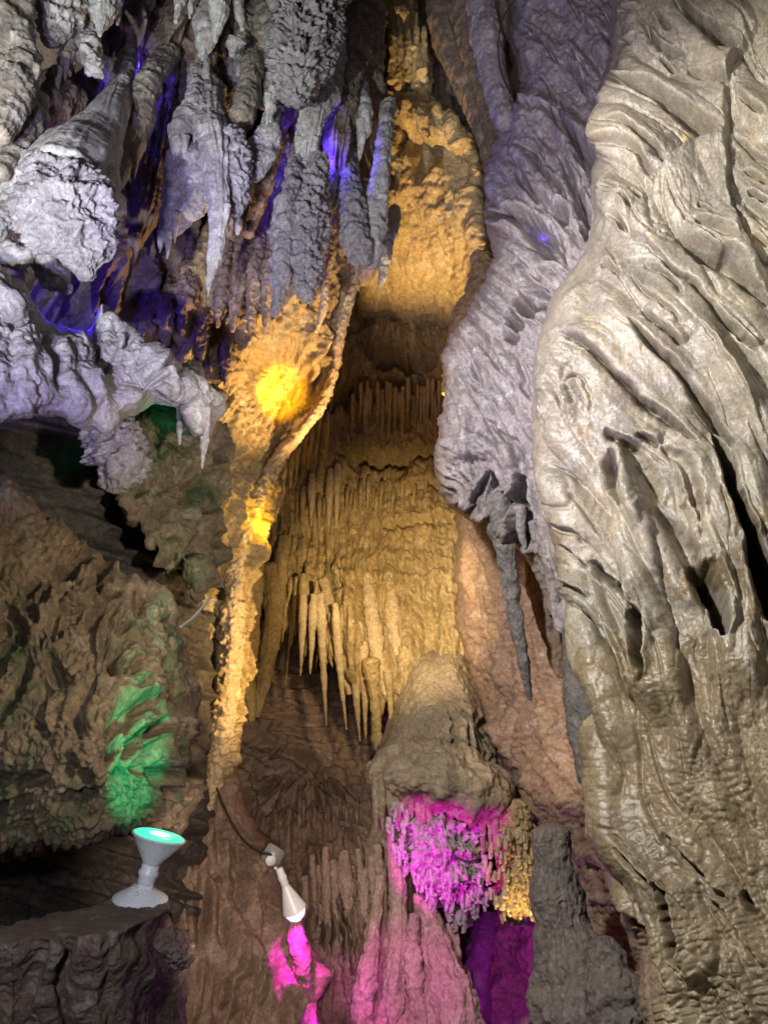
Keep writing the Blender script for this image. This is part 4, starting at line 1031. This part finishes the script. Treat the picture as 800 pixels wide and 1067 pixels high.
fin_base = tps([(150, 220, 5.0), (250, 230, 5.2), (355, 232, 5.6), (365, 285, 5.7), (290, 320, 5.25), (290, 410, 5.15), (345, 390, 5.6), (180, 400, 4.85), (150, 560, 4.6), (220, 540, 4.8), (260, 510, 5.1), (294, 490, 5.5), (245, 645, 5.1), (200, 650, 4.75), (225, 760, 5.0), (214, 850, 4.9)])


def fin_depth(px, py):
    q1 = np.hypot((px - 288) / 36, (py - 404) / 46); q2 = np.hypot((px - 280) / 18, (py - 545) / 20)
    return fin_base(px, py) + .36 * np.exp(-q1 ** 3) + .14 * np.exp(-q2 ** 3)


fin = sheet('rock_drapery', fin_depth,
            lambda a: interp([(200, 235), (230, 215), (300, 175), (400, 185), (460, 140), (520, 120), (590, 150), (620, 195), (700, 214), (760, 214), (830, 211), (850, 209)], a),
            lambda a: interp([(200, 352), (230, 358), (260, 366), (285, 372), (305, 366), (330, 358), (360, 352), (390, 347), (420, 335), (440, 318), (470, 300), (500, 296), (525, 295), (545, 284), (565, 274), (596, 264), (645, 258), (675, 256), (711, 254), (756, 249), (802, 237), (835, 220), (850, 214)], a),
            206, 846, hF, step=1.25, curl_lo=(14, .3), curl_hi=(9, .35), curl_a0=(30, .5), curl_a1=(10, .2), edge=(1.4, 7), seed=33, mat=M_gold, skirt=.6)
tag(fin, 'golden frilled drapery fin with a yellow-lit pocket running down the left of the shaft', 'drapery')
def blade_h(G, TH, s, r, rm):
    return .5 * rm * np.abs(fbm(G / .05, 3, 71, .6)) * np.sqrt(np.maximum(r, 0) / rm)[:, None]


for pts in ([(357, 226, 5.55, 2.5), (366, 256, 5.55, 4), (371, 284, 5.58, 5), (362, 318, 5.55, 5), (354, 352, 5.5, 4.5), (349, 385, 5.5, 4), (336, 420, 5.45, 4.5), (312, 452, 5.35, 5), (293, 474, 5.3, 6), (277, 503, 5.2, 8), (264, 535, 5.1, 8)],
            [(270, 510, 5.16, 7), (258, 545, 5.05, 9), (250, 580, 5.0, 10), (245, 620, 4.96, 11), (241, 665, 4.93, 12), (236, 720, 4.9, 12), (229, 785, 4.86, 10), (217, 842, 4.85, 4)],
            [(342, 240, 5.35, 2), (346, 262, 5.35, 4), (340, 290, 5.32, 3), (337, 320, 5.3, 4), (330, 345, 5.28, 2)]):
    limb('blade', pts, M_pale, rough=.4, rscale=.9, fine=.14, flat=1.3, hf=blade_h, seed=int(pts[0][0]), res=1.2, parent=fin)
spk = np.random.default_rng(4)
for k in range(26):
    y = 240 + k * 23 + spk.uniform(-6, 6)
    x = interp([(230, 357), (285, 371), (360, 351), (420, 334), (470, 300), (525, 294), (596, 263), (711, 253), (835, 220)], np.array([y]))[0]
    if y > 640: continue
    limb('frill', [(x - 3, y + 2, 5.62, 3), (x, y - 4, 5.58, 2.2), (x + spk.uniform(-1, 3), y - 11, 5.56, .8)], M_pale, rough=.35, fine=.1, seed=800 + k, res=1.4, parent=fin)

# ------------------------------------------------------------------ violet ledge on the left
FH = Flow([(50, 360, .2, 1), (120, 380, .5, 1), (190, 410, .5, .8), (20, 400, -.2, 1)], -90, 260, 250, 640)


SH = Strokes()
SH.fold(.02, 7, .07, 4, (148, 400), (160, 390), (175, 385), (188, 392)); SH.fold(.015, 6, .06, 4, (155, 402), (168, 398), (182, 402))
SH.slit(.07, 4, (97, 360), (104, 372), (110, 385)); SH.slit(.06, 4, (95, 392), (106, 388), (118, 376)); SH.slit(.05, 3, (128, 350), (131, 362), (124, 372))
SH.ridge(.035, 14, (108, 350), (120, 335), (130, 350), (135, 370), (125, 390)); SH.ridge(.045, 16, (135, 365), (160, 385), (190, 400), (208, 418), (214, 440))
SH.ridge(.04, 20, (60, 350), (75, 375), (85, 400), (92, 430)); SH.slit(.05, 5, (45, 345), (52, 375), (62, 410))


def hH(px, py, G, d):
    a = FH.smear(px, py, 16, 40, 18)
    left = 1 - sstep(35, 70, px)
    return SH.height(px, py) + .015 * (np.abs(a) - .4) + .06 * nz(G, .3, 4, 4) + .022 * left * hpop(px, py, 10, 31) + .022 * nz(G, .09, 4, 5, .55) + .007 * nz(G, .03, 3, 6, .6, 'ridge')


ledge = sheet('rock_ledge', [(-60, 300, 3.0), (0, 290, 3.1), (60, 345, 3.3), (120, 335, 3.55), (220, 410, 3.7), (0, 430, 2.85), (70, 420, 3.1), (110, 450, 3.3), (160, 400, 3.4), (212, 450, 3.6), (40, 380, 3.0)],
              lambda a: interp([(-70, 285), (0, 284), (22, 290), (32, 318), (50, 336), (80, 346), (96, 346), (103, 326), (108, 318), (118, 326), (135, 345), (160, 368), (190, 388), (215, 398), (230, 414)], a),
              lambda a: interp([(-70, 452), (0, 438), (40, 432), (70, 436), (88, 446), (105, 455), (122, 448), (140, 430), (158, 419), (180, 420), (197, 427), (202, 446), (208, 458), (216, 454), (230, 424)], a),
              -66, 228, hH, axis='x', step=1.2, curl_lo=(14, .5), curl_hi=(16, .45), curl_a1=(12, .3), edge=(1.5, 14), seed=35, mat=M_grey, skirt=.5)
tag(ledge, 'pale violet-lit rock ledge drooping to the right below the broken stump', 'rock ledge')
hang([(104, 350, 3.5, 5), (105, 335, 3.5, 3), (106, 318, 3.5, 1)], M_grey, 'little pale spike standing on the violet ledge', 131, name='rock_spike', cat='rock spike')
hang([(204, 410, 3.62, 9), (212, 432, 3.6, 9), (214, 452, 3.58, 4), (213, 462, 3.58, 1.5)], M_lav, 'grey hooked drip at the right end of the violet ledge', 132)
hang([(188, 432, 3.6, 3), (187, 448, 3.6, 3), (187, 462, 3.6, 1.5)], M_grey, 'small drip at the mouth of the green hollow', 133)
hang([(2, 260, 3.5, 12), (20, 268, 3.5, 12), (36, 262, 3.55, 10), (56, 288, 3.6, 13), (70, 300, 3.62, 7)], M_grey, 'lumpy pale shelf below the broken crusted lump on the left', 134, name='rock_lobe', cat='rock lobe', rough=.25)
hang([(-10, 305, 2.95, 20), (8, 315, 2.95, 18), (20, 328, 3.0, 12)], M_crag, 'scaly grey knob at the left edge beside the ledge', 135, name='rock_lump', cat='rock lump', rough=.25)
hang([(98, 440, 3.5, 14), (118, 462, 3.5, 24), (126, 485, 3.5, 22), (118, 505, 3.5, 10)], M_crag, 'crumbly grey-green crust under the violet ledge', 136, name='rock_lump', cat='rock lump', rough=.35, rscale=.5, mode='ridge', fine=.12)
hollow = hang([(150, 445, 4.35, 18), (172, 446, 4.35, 26), (190, 455, 4.35, 18)], M_mossy, 'green-lit rock inside the hollow under the ledge', 137, name='rock_lobe', cat='rock lobe', rough=.3)


def hFo(px, py, G, d):
    a = tex2(px / 12 + py / 40, py / 26 - px / 60, 19)
    pits = np.clip(tex2(px / 14, py / 15, 20) - .3, 0, 2)
    return .03 * a + .08 * nz(G, .4, 4, 4) - .06 * pits + .03 * nz(G, .1, 4, 5, .6, 'ridge')


foot = sheet('rock_drapery', [(110, 480, 4.05), (170, 480, 4.25), (230, 500, 4.5), (150, 560, 3.95), (180, 590, 4.0), (230, 600, 4.4)], lambda a: interp([(110, 480), (140, 470), (170, 455), (235, 440)], a),
             lambda a: interp([(110, 500), (125, 520), (134, 548), (140, 556), (146, 552), (152, 574), (157, 580), (163, 574), (170, 596), (174, 606), (179, 598), (190, 588), (205, 610), (235, 625)], a), 108, 238, hFo, axis='x', step=1.3, curl_lo=None, curl_hi=(12, .3), curl_a0=(14, .3), edge=(2, 8), seed=36, mat=M_mossy)
tag(foot, 'brown dripping rock apron with pointed lobes above the dark crevice', 'drapery')
hang([(205, 585, 4.2, 14), (208, 605, 4.2, 14), (206, 620, 4.2, 8)], M_mossy, 'green-lit knob below the dripping apron beside the golden fin', 138, name='rock_lobe', cat='rock lobe', rough=.3)

# ------------------------------------------------------------------ dark bedded crevice
FS = Flow([(0, 500, 1, .22), (120, 560, 1, .3), (200, 640, 1, .3)], -120, 320, 380, 1000)


def hS(px, py, G, d):
    a = FS.smear(px, py, 6, 60, 21); b = FS.smear(px, py, 13, 90, 22)
    return .05 * np.sign(b) * np.abs(b) ** .6 + .025 * a + .12 * nz(G, .5, 4, 3) + .03 * nz(G, .08, 3, 5)


crev = sheet('cave_wall', [(-80, 420, 3.6), (100, 420, 4.1), (230, 450, 4.9), (-80, 560, 3.6), (100, 600, 4.2), (240, 640, 4.9), (-80, 900, 3.4), (150, 900, 3.9), (240, 900, 4.8)], lambda a: -90 + 0 * a, lambda a: interp([(390, 240), (600, 240), (700, 228), (900, 215), (1000, 210)], a), 395, 1010, hS, step=1.6, curl_lo=None, curl_hi=(20, .4), seed=37, mat=M_dark)
tag(crev, 'dark horizontally bedded rock in the crevice under the violet ledge', 'rock face', kind='structure')

# ------------------------------------------------------------------ pitted block with the green light on it
SK = Strokes()
for a in ([(150, 630), (140, 665), (135, 700), (122, 735)], [(175, 650), (160, 690), (150, 720), (138, 745)], [(118, 760), (112, 790), (98, 815)], [(130, 640), (112, 668), (104, 700)], [(95, 590), (88, 620), (70, 640)], [(140, 610), (132, 630), (128, 650)]):
    SK.ridge(.03, 9, *a)
for a in ([(150, 612), (147, 622), (150, 632)], [(133, 645), (128, 655), (124, 662)], [(124, 672), (120, 690), (116, 700)], [(140, 690), (134, 702), (128, 712)], [(116, 745), (112, 762), (106, 775)], [(124, 740), (118, 765), (110, 790)], [(104, 585), (106, 600), (103, 615)], [(84, 570), (88, 590)]):
    SK.slit(.07, 5, *a)


def hK2(px, py, G, d):
    u = px * .94 - py * -.34; v = py * .94 - px * .34
    f1, f2, val = worley(u / 21 + .35 * tex2(px / 40, py / 40, 23), v / 30 + .35 * tex2(px / 40, py / 40, 24), 6)
    pit = np.exp(-(f1 / .42) ** 3) * (val > -.2)
    g1, g2, gv = worley(u / 10 + .4 * tex2(px / 25, py / 25, 25), v / 15 + .4 * tex2(px / 25, py / 25, 26), 8)
    return SK.height(px, py) - .085 * pit + .02 * np.clip(g2 - g1, 0, .6) + .06 * nz(G, .3, 4, 7) + .02 * nz(G, .08, 4, 8, .6, 'ridge') + .006 * nz(G, .03, 3, 9)


block = sheet('boulder', [(-60, 480, 2.5), (20, 510, 2.6), (90, 580, 2.65), (170, 615, 2.75), (-60, 700, 2.3), (60, 700, 2.35), (150, 700, 2.45), (195, 700, 2.75), (0, 860, 2.15), (80, 850, 2.15), (140, 800, 2.2), (180, 840, 2.45)],
              lambda a: interp([(-70, 474), (0, 488), (20, 508), (42, 538), (58, 545), (72, 556), (100, 576), (130, 592), (152, 602), (170, 606), (180, 620), (190, 655), (200, 700), (208, 760)], a),
              lambda a: interp([(-70, 900), (60, 890), (100, 880), (120, 868), (150, 876), (185, 868), (208, 840)], a), -66, 206, hK2, axis='x', step=1.2, curl_lo=(22, .35), curl_hi=(20, .35), curl_a1=(16, .35), edge=(4, 12), seed=38, mat=M_mossy, skirt=.8)
tag(block, 'large pitted mossy rock block lit green near the floodlight at left', 'boulder')

# ------------------------------------------------------------------ brown wall behind the second lamp
SI = Strokes()
for k, x in enumerate((236, 246, 258, 268, 280)):
    SI.slit(.09, 2.6, (x + 10, 985 + (k % 2) * 12), (x + 4, 1015), (x - 4, 1055 + 6 * (k % 3)))
SI.ridge(.10, 12, (300, 960), (311, 985), (318, 1010), (324, 1040)); SI.ridge(.12, 10, (293, 990), (297, 1030), (303, 1075)); SI.slit(.14, 4, (258, 900), (268, 915), (282, 932))
FI = Flow([(240, 800, -.05, 1), (220, 900, 0, 1), (300, 1000, .15, 1), (230, 1050, -.2, 1)], 150, 420, 700, 1160)


def hI(px, py, G, d):
    a = FI.smear(px, py, 14, 40, 27); b = FI.smear(px, py, 6, 24, 28)
    lf = np.exp(-((px - 190) / 34) ** 2 - ((py - 900) / 60) ** 2)
    return SI.height(px, py) + .05 * a + .02 * b + .16 * nz(G, .7, 4, 6) + .09 * lf * nz(G, .2, 4, 9, .6, 'ridge') + .025 * nz(G, .12, 4, 7, .55) + .008 * nz(G, .04, 3, 8, .6)


wi = sheet('cave_wall', [(200, 740, 5.0), (240, 780, 5.2), (190, 900, 4.6), (270, 880, 4.9), (190, 1067, 4.1), (300, 1000, 4.55), (340, 1067, 4.4), (250, 960, 4.5)],
           lambda a: interp([(730, 205), (800, 196), (860, 186), (900, 172), (960, 165), (1140, 150)], a),
           lambda a: interp([(730, 246), (770, 247), (820, 254), (860, 268), (895, 292), (930, 304), (960, 318), (1000, 328), (1040, 336), (1067, 342), (1140, 360)], a), 730, 1130, hI, step=1.4, curl_lo=None, curl_hi=(22, .5), curl_a0=(20, .4), edge=(3, 12), seed=39, mat=M_brown)
tag(wi, 'reddish brown smooth rock slope carrying the pink floodlight', 'rock face', kind='structure')

tag(limb('rock_rib', [(300, 944, 4.58, 6), (309, 972, 4.46, 9), (314, 1000, 4.43, 11), (317, 1022, 4.44, 10), (320, 1044, 4.5, 5)], M_brown, rough=.3, fine=.06, seed=150, res=1.3), 'narrow brown rock rib drenched in magenta right below the pink floodlight', 'rock rib')

# ------------------------------------------------------------------ stone shelf with the green floodlight
Z0 = -.2432
SHELF_EDGE = [(-80, 984), (0, 982), (30, 978), (60, 975), (90, 977), (118, 976), (135, 966), (152, 958), (168, 950), (178, 946), (200, 946)]


def shelf_depth(px, py):
    e = interp(SHELF_EDGE, px) + 1.5 * tex2(px / 14, px * 0, 45)
    q = np.minimum(py, e)
    top = Z0 / (math.sin(PITCH) - (q - 533.5) / F * math.cos(PITCH))
    return top + .0009 * np.maximum(py - e, 0) * sstep(0, 40, py - e) + .12 * sstep(150, 185, px) * sstep(0, 20, py - e)


def hL(px, py, G, d):
    e = interp(SHELF_EDGE, px)
    fr = sstep(0, 12, py - e)
    a = tex2(px / 24 + .5 * tex2(px / 60, py / 60, 30), py / 44, 29)
    ov = np.exp(-((px - 62 - (py - 980) * -.28) / 10) ** 2) * fr * (1 - sstep(1035, 1052, py))
    cr = fbm(G / .10, 4, 5, .55, mode='ridge')
    return fr * (.025 * nz(G, .2, 4, 5) + .009 * a + .022 * ov + .012 * cr) + (1 - fr) * .006 * nz(G, .1, 4, 6) + .003 * nz(G, .025, 3, 7)


shelf = sheet('rock_shelf', shelf_depth, lambda a: interp([(-80, 969), (0, 967), (30, 960), (60, 951), (100, 945), (150, 940), (172, 942), (179, 950), (186, 975), (196, 990)], a), lambda a: 1140 + 0 * a, -80, 194, hL, axis='x', step=1.1, curl_lo=None, curl_hi=None, curl_a1=(12, .2), edge=(1, 10), seed=40, mat=M_shelf, skirt=.3)
tag(shelf, 'dark brown rock shelf with dusty grey top carrying the green floodlight', 'rock shelf')
tag(limb('rock_lump', [(168, 978, 1.58, 9), (182, 984, 1.6, 14), (190, 998, 1.62, 10)], M_shelf, rough=.5, mode='ridge', rscale=.9, fine=.08, seed=141, res=1.3), 'angular stone at the right end of the rock shelf', 'rock lump')
floor_s = sheet('cave_floor', [(0, 0, 1), (1, 0, 1), (0, 1, 1)], lambda a: -2 + 0 * a, lambda a: 2 + 0 * a, -2, 2, None, step=.2, curl_lo=None, curl_hi=None, edge=(0, 1), seed=1, mat=M_dark, skirt=0)
n = len(floor_s.data.vertices); k = int(round(math.sqrt(n)))
gx, gy = np.meshgrid(np.linspace(-8, 8, 90), np.linspace(-4, 13, 90))
gz = -1.6 + .25 * fbm(np.stack([gx / 2, gy / 2, gx * 0], -1), 5, 3)
old = floor_s.data
floor_s.data = grid_mesh('cave_floor', np.stack([gx, gy, gz], -1)); floor_s.data.materials.append(M_dark); bpy.data.meshes.remove(old)
tag(floor_s, 'dark uneven rock floor of the cave', 'floor', kind='structure')
AMB = 0.045


def LIGHTS():
    # white floods and added fill at the visitors' side, for right wall and hanging rocks
    spot('white_light', (-1.2, 1.1, 3.7), V3(720, 520, 3.3), 660, (1, .97, .93), 88, .4, .08)
    spot('white_light', (.1, -.4, 1.9), V3(730, 130, 3.6), 190, WHITE, 50, .9, .06)  # frontal fill added to brighten the top of the right wall
    spot('white_light', (.9, -.3, 1.3), V3(745, 850, 2.9), 42, WHITE, 60, .8, .05)
    spot('white_light', (-2.0, .3, 1.4), V3(60, 80, 4.1), 620, (.92, .97, 1), 38, .8, .05)
    spot('white_light', (-1.3, .1, 1.3), V3(250, 140, 4.6), 620, (.93, .97, 1), 34, .8, .04)
    # violet lamps and added lavender beams
    spot('violet_light', (-.9, .2, 1.3), V3(85, 280, 3.6), 420, (.56, .5, 1), 34, .8)
    spot('violet_light', (-1.2, .2, 1.2), V3(229, 200, 4.35), 420, (.5, .45, 1), 9, .6, .03)
    spot('violet_light', (-.5, 1.4, 1.5), V3(545, 270, 4.7), 250, (.76, .66, 1), 46, .8)
    spot('violet_light', (-.2, -.2, 1.6), V3(570, 110, 4.9), 330, (.9, .84, 1), 24, .9, .05)  # lavender-white fill added for the top of the grey wall
    spot('violet_light', (-.5, 1.4, 1.5), V3(620, 470, 3.6), 110, (.72, .66, 1), 32, .9, .05)  # extra beam added to tint the cream wall's left side lavender
    bulbl('blue_lamp', V3(76, 314, 4.3), 9, (.06, .03, 1), .03)
    bulbl('blue_lamp', V3(332, 150, 5.0), 9, (.1, .05, 1), .03)
    bulbl('blue_lamp', V3(352, 205, 5.1), 4, (.1, .05, 1), .03)
    bulbl('blue_lamp', V3(400, 268, 6.3), 3, (.1, .05, 1), .03)
    bulbl('blue_lamp', V3(150, 78, 4.9), 2, (.12, .06, 1), .03)
    bulbl('blue_lamp', V3(564, 250, 5.0), .2, (.16, .08, 1), .03)
    bulbl('blue_lamp', V3(582, 218, 5.0), .12, (.16, .08, 1), .03)
    # warm lamps lighting the shaft, with beams added for alcove, folds and fin
    spot('warm_light', V3(400, 600, 5.2), V3(425, 630, 7.2), 225, (1, .72, .38), 78, .8)
    spot('warm_light', V3(440, 640, 6.0), V3(448, 130, 6.9), 850, WARM, 54, .7)
    spot('warm_light', V3(400, 640, 4.5), V3(430, 340, 8.3), 30, WARM, 40, .8)  # added to warm the dim upper alcove
    spot('warm_light', V3(400, 520, 4.8), V3(245, 310, 5.2), 165, (1, .62, .26), 70, .7)  # added to brighten the brown folds left of the pocket
    spot('warm_light', V3(350, 720, 4.4), V3(242, 670, 5.1), 62, WARM, 95, .7)  # added from the front to light the fin's lower strip
    spot('yellow_flood', V3(302, 420, 4.8), V3(288, 408, 5.5), 120, YEL, 36, .6, .04)
    bulbl('yellow_flood', V3(281, 545, 4.98), 4, YEL, .03)
    # green
    spot('green_flood', V3(166, 862, D1 - .02), V3(143, 785, 2.25), 25, (0, 1, .42), 50, .5, .02, .42)
    bulbl('green_lamp', V3(172, 440, 4.0), .4, GRN, .03)
    bulbl('green_lamp', V3(205, 590, 3.95), .25, GRN, .03)
    # magenta
    spot('pink_flood', V3(313, 963, 4.24), V3(313, 1000, 4.43), 40, (1, .005, .85), 56, .5, .02)
    spot('pink_flood', V3(400, 985, 4.8), V3(452, 897, 5.6), 72, (1, .002, .95), 58, .6, .03)
    spot('pink_flood', V3(400, 930, 4.6), V3(430, 1050, 5.3), 36, (1, .05, .85), 60, .8, .03)
    bulbl('pink_lamp', V3(540, 1045, 6.1), 20, (.75, .05, 1), .05)
    bulbl('pink_lamp', V3(336, 1064, 4.4), .8, MAG, .03)
    # dim white and warm lights, partly added, for the lower cave
    spot('white_light', (-.25, .1, 1.7), V3(110, 950, 1.6), 55, (.88, .92, 1), 60, .8, .05)
    spot('warm_light', V3(330, 520, 1.7), V3(70, 680, 2.4), 34, (1, .82, .58), 66, .8, .05)  # unseen raking light added to bring out the pitted block
    spot('warm_light', (.5, 1.2, 1.9), V3(180, 530, 4.1), 240, (1, .88, .74), 34, .8, .05)  # added to lift the dark apron under the ledge
    spot('warm_light', V3(545, 990, 5.2), V3(541, 910, 5.65), 12, WARM, 70, .6, .03)
    spot('warm_light', V3(440, 840, 4.4), V3(570, 720, 5.8), 85, (1, .8, .64), 62, .6)
    spot('warm_light', (-.1, 1.2, 1.4), V3(265, 910, 5), 360, (1, .78, .64), 34, .8)
# ------------------------------------------------------------------ floodlights
M_white = plain('white_plastic', (.72, .73, .76), .35)
M_white.node_tree.nodes['Color Ramp'].color_ramp.elements[0].color = (.62, .61, .6, 1); M_white.node_tree.nodes['Color Ramp'].color_ramp.elements[0].position = .34; M_white.node_tree.nodes['Color Ramp'].color_ramp.elements[1].position = .47
M_lensg = plain('green_lens', (.05, .5, .35), .2, emit=(.06, 1.0, .45), es=1.25)
M_lensp = plain('pink_lens', (.6, .1, .5), .2, emit=(1.0, .3, .92), es=4)
M_core = plain('lens_glow', (.5, .9, .8), .2, emit=(.45, 1.0, .8), es=1.6)  # whiter glow for the middle of the green lens
M_conduit = plain('grey_conduit', (.14, .145, .16), .5)
M_cable = plain('black_cable', (.03, .028, .026), .6)
M_metal = plain('grey_metal', (.35, .35, .34), .45, .3)


def lathe(name, prof, frame, mat, parent, seg=48):
    """turn a profile (radius, height) about the frame's Z axis"""
    th = np.linspace(0, 2 * math.pi, seg, endpoint=False)
    G = np.array([[(r * math.cos(t), r * math.sin(t), z) for t in th] for r, z in prof])
    me = grid_mesh(name, G, wrap=True, caps=True)
    o = link(name, me, mat, parent); o.matrix_local = frame
    return o


def axis_frame(direction, origin=(0, 0, 0)):
    z = Vector(direction).normalized(); q = z.to_track_quat('Z', 'Y')
    return Matrix.Translation(Vector(origin)) @ q.to_matrix().to_4x4()


def floodlight(name, label, base, base_axis, elbow, lens, lens_axis, rb, rl, group, lens_mat, dome=0):
    root = bpy.data.objects.new(name, None); COL.objects.link(root); root.location = base; root.empty_display_size = .05
    tag(root, label, 'floodlight', group)
    b = Vector(base); e = Vector(elbow) - b; l = Vector(lens) - b; ax = Vector(base_axis).normalized(); la = Vector(lens_axis).normalized()
    u = rb
    lathe('base', [(u * .3, -.09 * u), (u * .92, -.09 * u), (u, 0), (u * .985, .05 * u), (u * .8, .17 * u), (u * .45, .36 * u), (u * .36, .46 * u), (u * .2, .47 * u)], axis_frame(ax), M_white, root)
    s = lathe('screw', [(u * .04, -.02 * u), (u * .09, 0), (u * .09, .05 * u), (u * .05, .08 * u)], axis_frame(ax, ax * u * .16 + Vector((0, -1, .1)) * u * .62), M_white, root, 16)
    # swivel knuckle: a fork cheek and a turned neck
    kn = e
    d = (l - la * rl * .0 - kn); ln = d.length
    lathe('knuckle', [(u * .10, -.26 * u), (u * .22, -.26 * u), (u * .26, -.2 * u), (u * .26, .2 * u), (u * .22, .26 * u), (u * .1, .26 * u)], axis_frame(Vector((1, .25, .1)), kn - ax * u * .02), M_white, root, 28)
    lathe('swivel_arm', [(u * .24, 0), (u * .27, .02 * u), (u * .26, .32 * u), (u * .2, .36 * u)], axis_frame(kn - ax * u * .3, ax * u * .3), M_white, root, 28)
    body = -la
    H = (l - kn).length
    f = axis_frame(la, l - la * H)
    r0 = rl * .30
    lathe('socket', [(r0 * .6, 0), (r0 * .92, .01 * H), (r0 * 1.02, .06 * H), (r0 * 1.02, .14 * H), (r0 * 1.2, .19 * H), (r0 * 1.22, .25 * H), (r0 * 1.05, .29 * H), (r0 * 1.08, .37 * H), (r0 * 1.0, .40 * H), (r0 * .8, .41 * H)], f, M_white, root)
    bulb = lathe('bulb', [(r0 * .8, .38 * H), (r0 * 1.0, .41 * H), (r0 * 1.22, .47 * H), (rl * .56, .62 * H), (rl * .78, .80 * H), (rl * .95, .945 * H), (rl * 1.0, .97 * H), (rl * 1.0, .99 * H), (rl * .95, 1.0 * H), (rl * .93, .985 * H)], f, M_white, root)
    lens_o = lathe('lens', [(rl * .935, .984 * H), (rl * .9, 1.0 * H), (rl * .6, 1.02 * H + rl * dome), (rl * .25, 1.03 * H + rl * dome * 1.4)], Matrix.Identity(4), lens_mat, bulb)
    if not dome:
        lathe('lens_glow_disc', [(rl * .4, 1.023 * H), (rl * .35, 1.034 * H), (rl * .15, 1.042 * H)], Matrix.Identity(4), M_core, bulb)  # glowing disc added to whiten the lens centre
    return root


D1 = 1.78
pxm = D1 / F
bu = V3(146, 937, D1)
def camvec(r, u, f): return Vector((RIGHT * r + UP * u + FWD * f).tolist()).normalized()


la = camvec(.24, .97, .23)
floodlight('floodlight', 'white floodlight with glowing green lens standing on the stone slab', bu, camvec(.1, .98, .15), V3(152, 921, D1 + .004), V3(166, 870.5, D1 + .024), la, 28.5 * pxm, 28.5 * pxm, 'floodlights', M_lensg)
D2 = 4.36
pm2 = D2 / F
la2 = camvec(.36, -.92, -.05)
floodlight('floodlight', 'white floodlight with pink beam clamped head down on the brown rock slope', V3(282, 897, D2 + .06), Vector((.35, -.9, -.2)), V3(287, 905, D2), V3(307, 949, D2 - .04), la2, 5.5 * pm2, 13 * pm2, 'floodlights', M_lensp, .5)
# junction box of the second lamp
import bmesh


def boxpart(name, c, sx, sy, sz, rot, mat, parent=None):
    bm = bmesh.new(); bmesh.ops.create_cube(bm, size=1)
    bmesh.ops.scale(bm, vec=(sx, sy, sz), verts=bm.verts)
    bmesh.ops.bevel(bm, geom=bm.edges[:], offset=min(sx, sy, sz) * .12, segments=3, affect='EDGES')
    me = bpy.data.meshes.new(name); bm.to_mesh(me); bm.free()
    me.polygons.foreach_set('use_smooth', np.ones(len(me.polygons), bool))
    o = link(name, me, mat, parent); o.location = c; o.rotation_euler = rot
    return o


jb = boxpart('junction_box', V3(284, 891, D2 + .12), .11, .07, .10, (.2, .5, .3), M_metal)
tag(jb, 'small grey junction box where the black cable meets the pink floodlight', 'junction box')


def cable(name, pts, r_px, label, mat=M_cable):
    p = catmull(np.array(pts, float), 8)
    c = P(p[:, 0], p[:, 1], p[:, 2]); r = r_px * p[:, 2].mean() / F
    tg = np.gradient(c, axis=0); tg /= np.linalg.norm(tg, axis=1)[:, None]
    e1 = FWD[None] - (tg @ FWD)[:, None] * tg; e1 /= np.linalg.norm(e1, axis=1)[:, None]; e2 = np.cross(tg, e1)
    th = np.linspace(0, 2 * math.pi, 10, endpoint=False)
    G = c[:, None] + r * (e1[:, None] * np.cos(th)[None, :, None] + e2[:, None] * np.sin(th)[None, :, None])
    return tag(link(name, grid_mesh(name, G, wrap=True, caps=True), mat), label, 'cable')


cable('cable', [(226, 822, 4.75), (234, 842, 4.6), (246, 865, 4.45), (258, 880, 4.3), (272, 889, 4.15), (283, 891, 4.1)], 1.1, 'black cable running down the brown slope to the junction box')
cable('cable', [(536, 0, 5.0), (524, 18, 4.98), (519, 45, 4.98), (522, 75, 4.98), (533, 100, 4.9)], .8, 'thin dark wire looped down beside the lavender pillar at the top')
cable('cable', [(188, 654, 2.75), (200, 645, 2.9), (210, 634, 3.1), (219, 622, 3.3)], 1.6, 'grey cable slanting across the gap between the pitted block and the fin', M_conduit)

# ------------------------------------------------------------------ light
world = bpy.data.worlds.new('World'); scene.world = world; world.use_nodes = True
bg = world.node_tree.nodes['Background']; bg.inputs[0].default_value = (.55, .55, .62, 1); bg.inputs[1].default_value = AMB


def spot(name, frm, to, power, col, angle=60, blend=.6, size=.06, sx=1):
    d = bpy.data.lights.new(name, 'SPOT'); d.energy = power; d.color = col; d.spot_size = math.radians(angle); d.spot_blend = blend; d.shadow_soft_size = size
    o = bpy.data.objects.new(name, d); COL.objects.link(o)
    a = Vector(frm); b = Vector(to); o.location = a; o.scale = (sx, 1, 1); o.rotation_euler = (b - a).to_track_quat('-Z', 'Y').to_euler()
    return o


def bulbl(name, at, power, col, size=.06):
    d = bpy.data.lights.new(name, 'POINT'); d.energy = power; d.color = col; d.shadow_soft_size = size
    o = bpy.data.objects.new(name, d); COL.objects.link(o); o.location = Vector(at); return o


WHITE = (1, .95, .86); COOL = (.86, .92, 1); WARM = (1, .66, .28); VIO = (.42, .32, 1); GRN = (.02, 1, .42); MAG = (1, .02, .85); YEL = (1, .52, .02)
LIGHTS()
# ------------------------------------------------------------------ render
scene.render.engine = 'CYCLES'
scene.view_settings.view_transform = 'Standard'; scene.view_settings.look = 'None'; scene.view_settings.exposure = .22; scene.view_settings.gamma = 1
scene.view_settings.use_curve_mapping = False
scene.cycles.use_denoising = True
scene.cycles.max_bounces = 5; scene.cycles.diffuse_bounces = 3; scene.cycles.glossy_bounces = 2; scene.cycles.caustics_reflective = False; scene.cycles.caustics_refractive = False
scene.cycles.sample_clamp_indirect = 4
scene.render.resolution_x = 767; scene.render.resolution_y = 1024
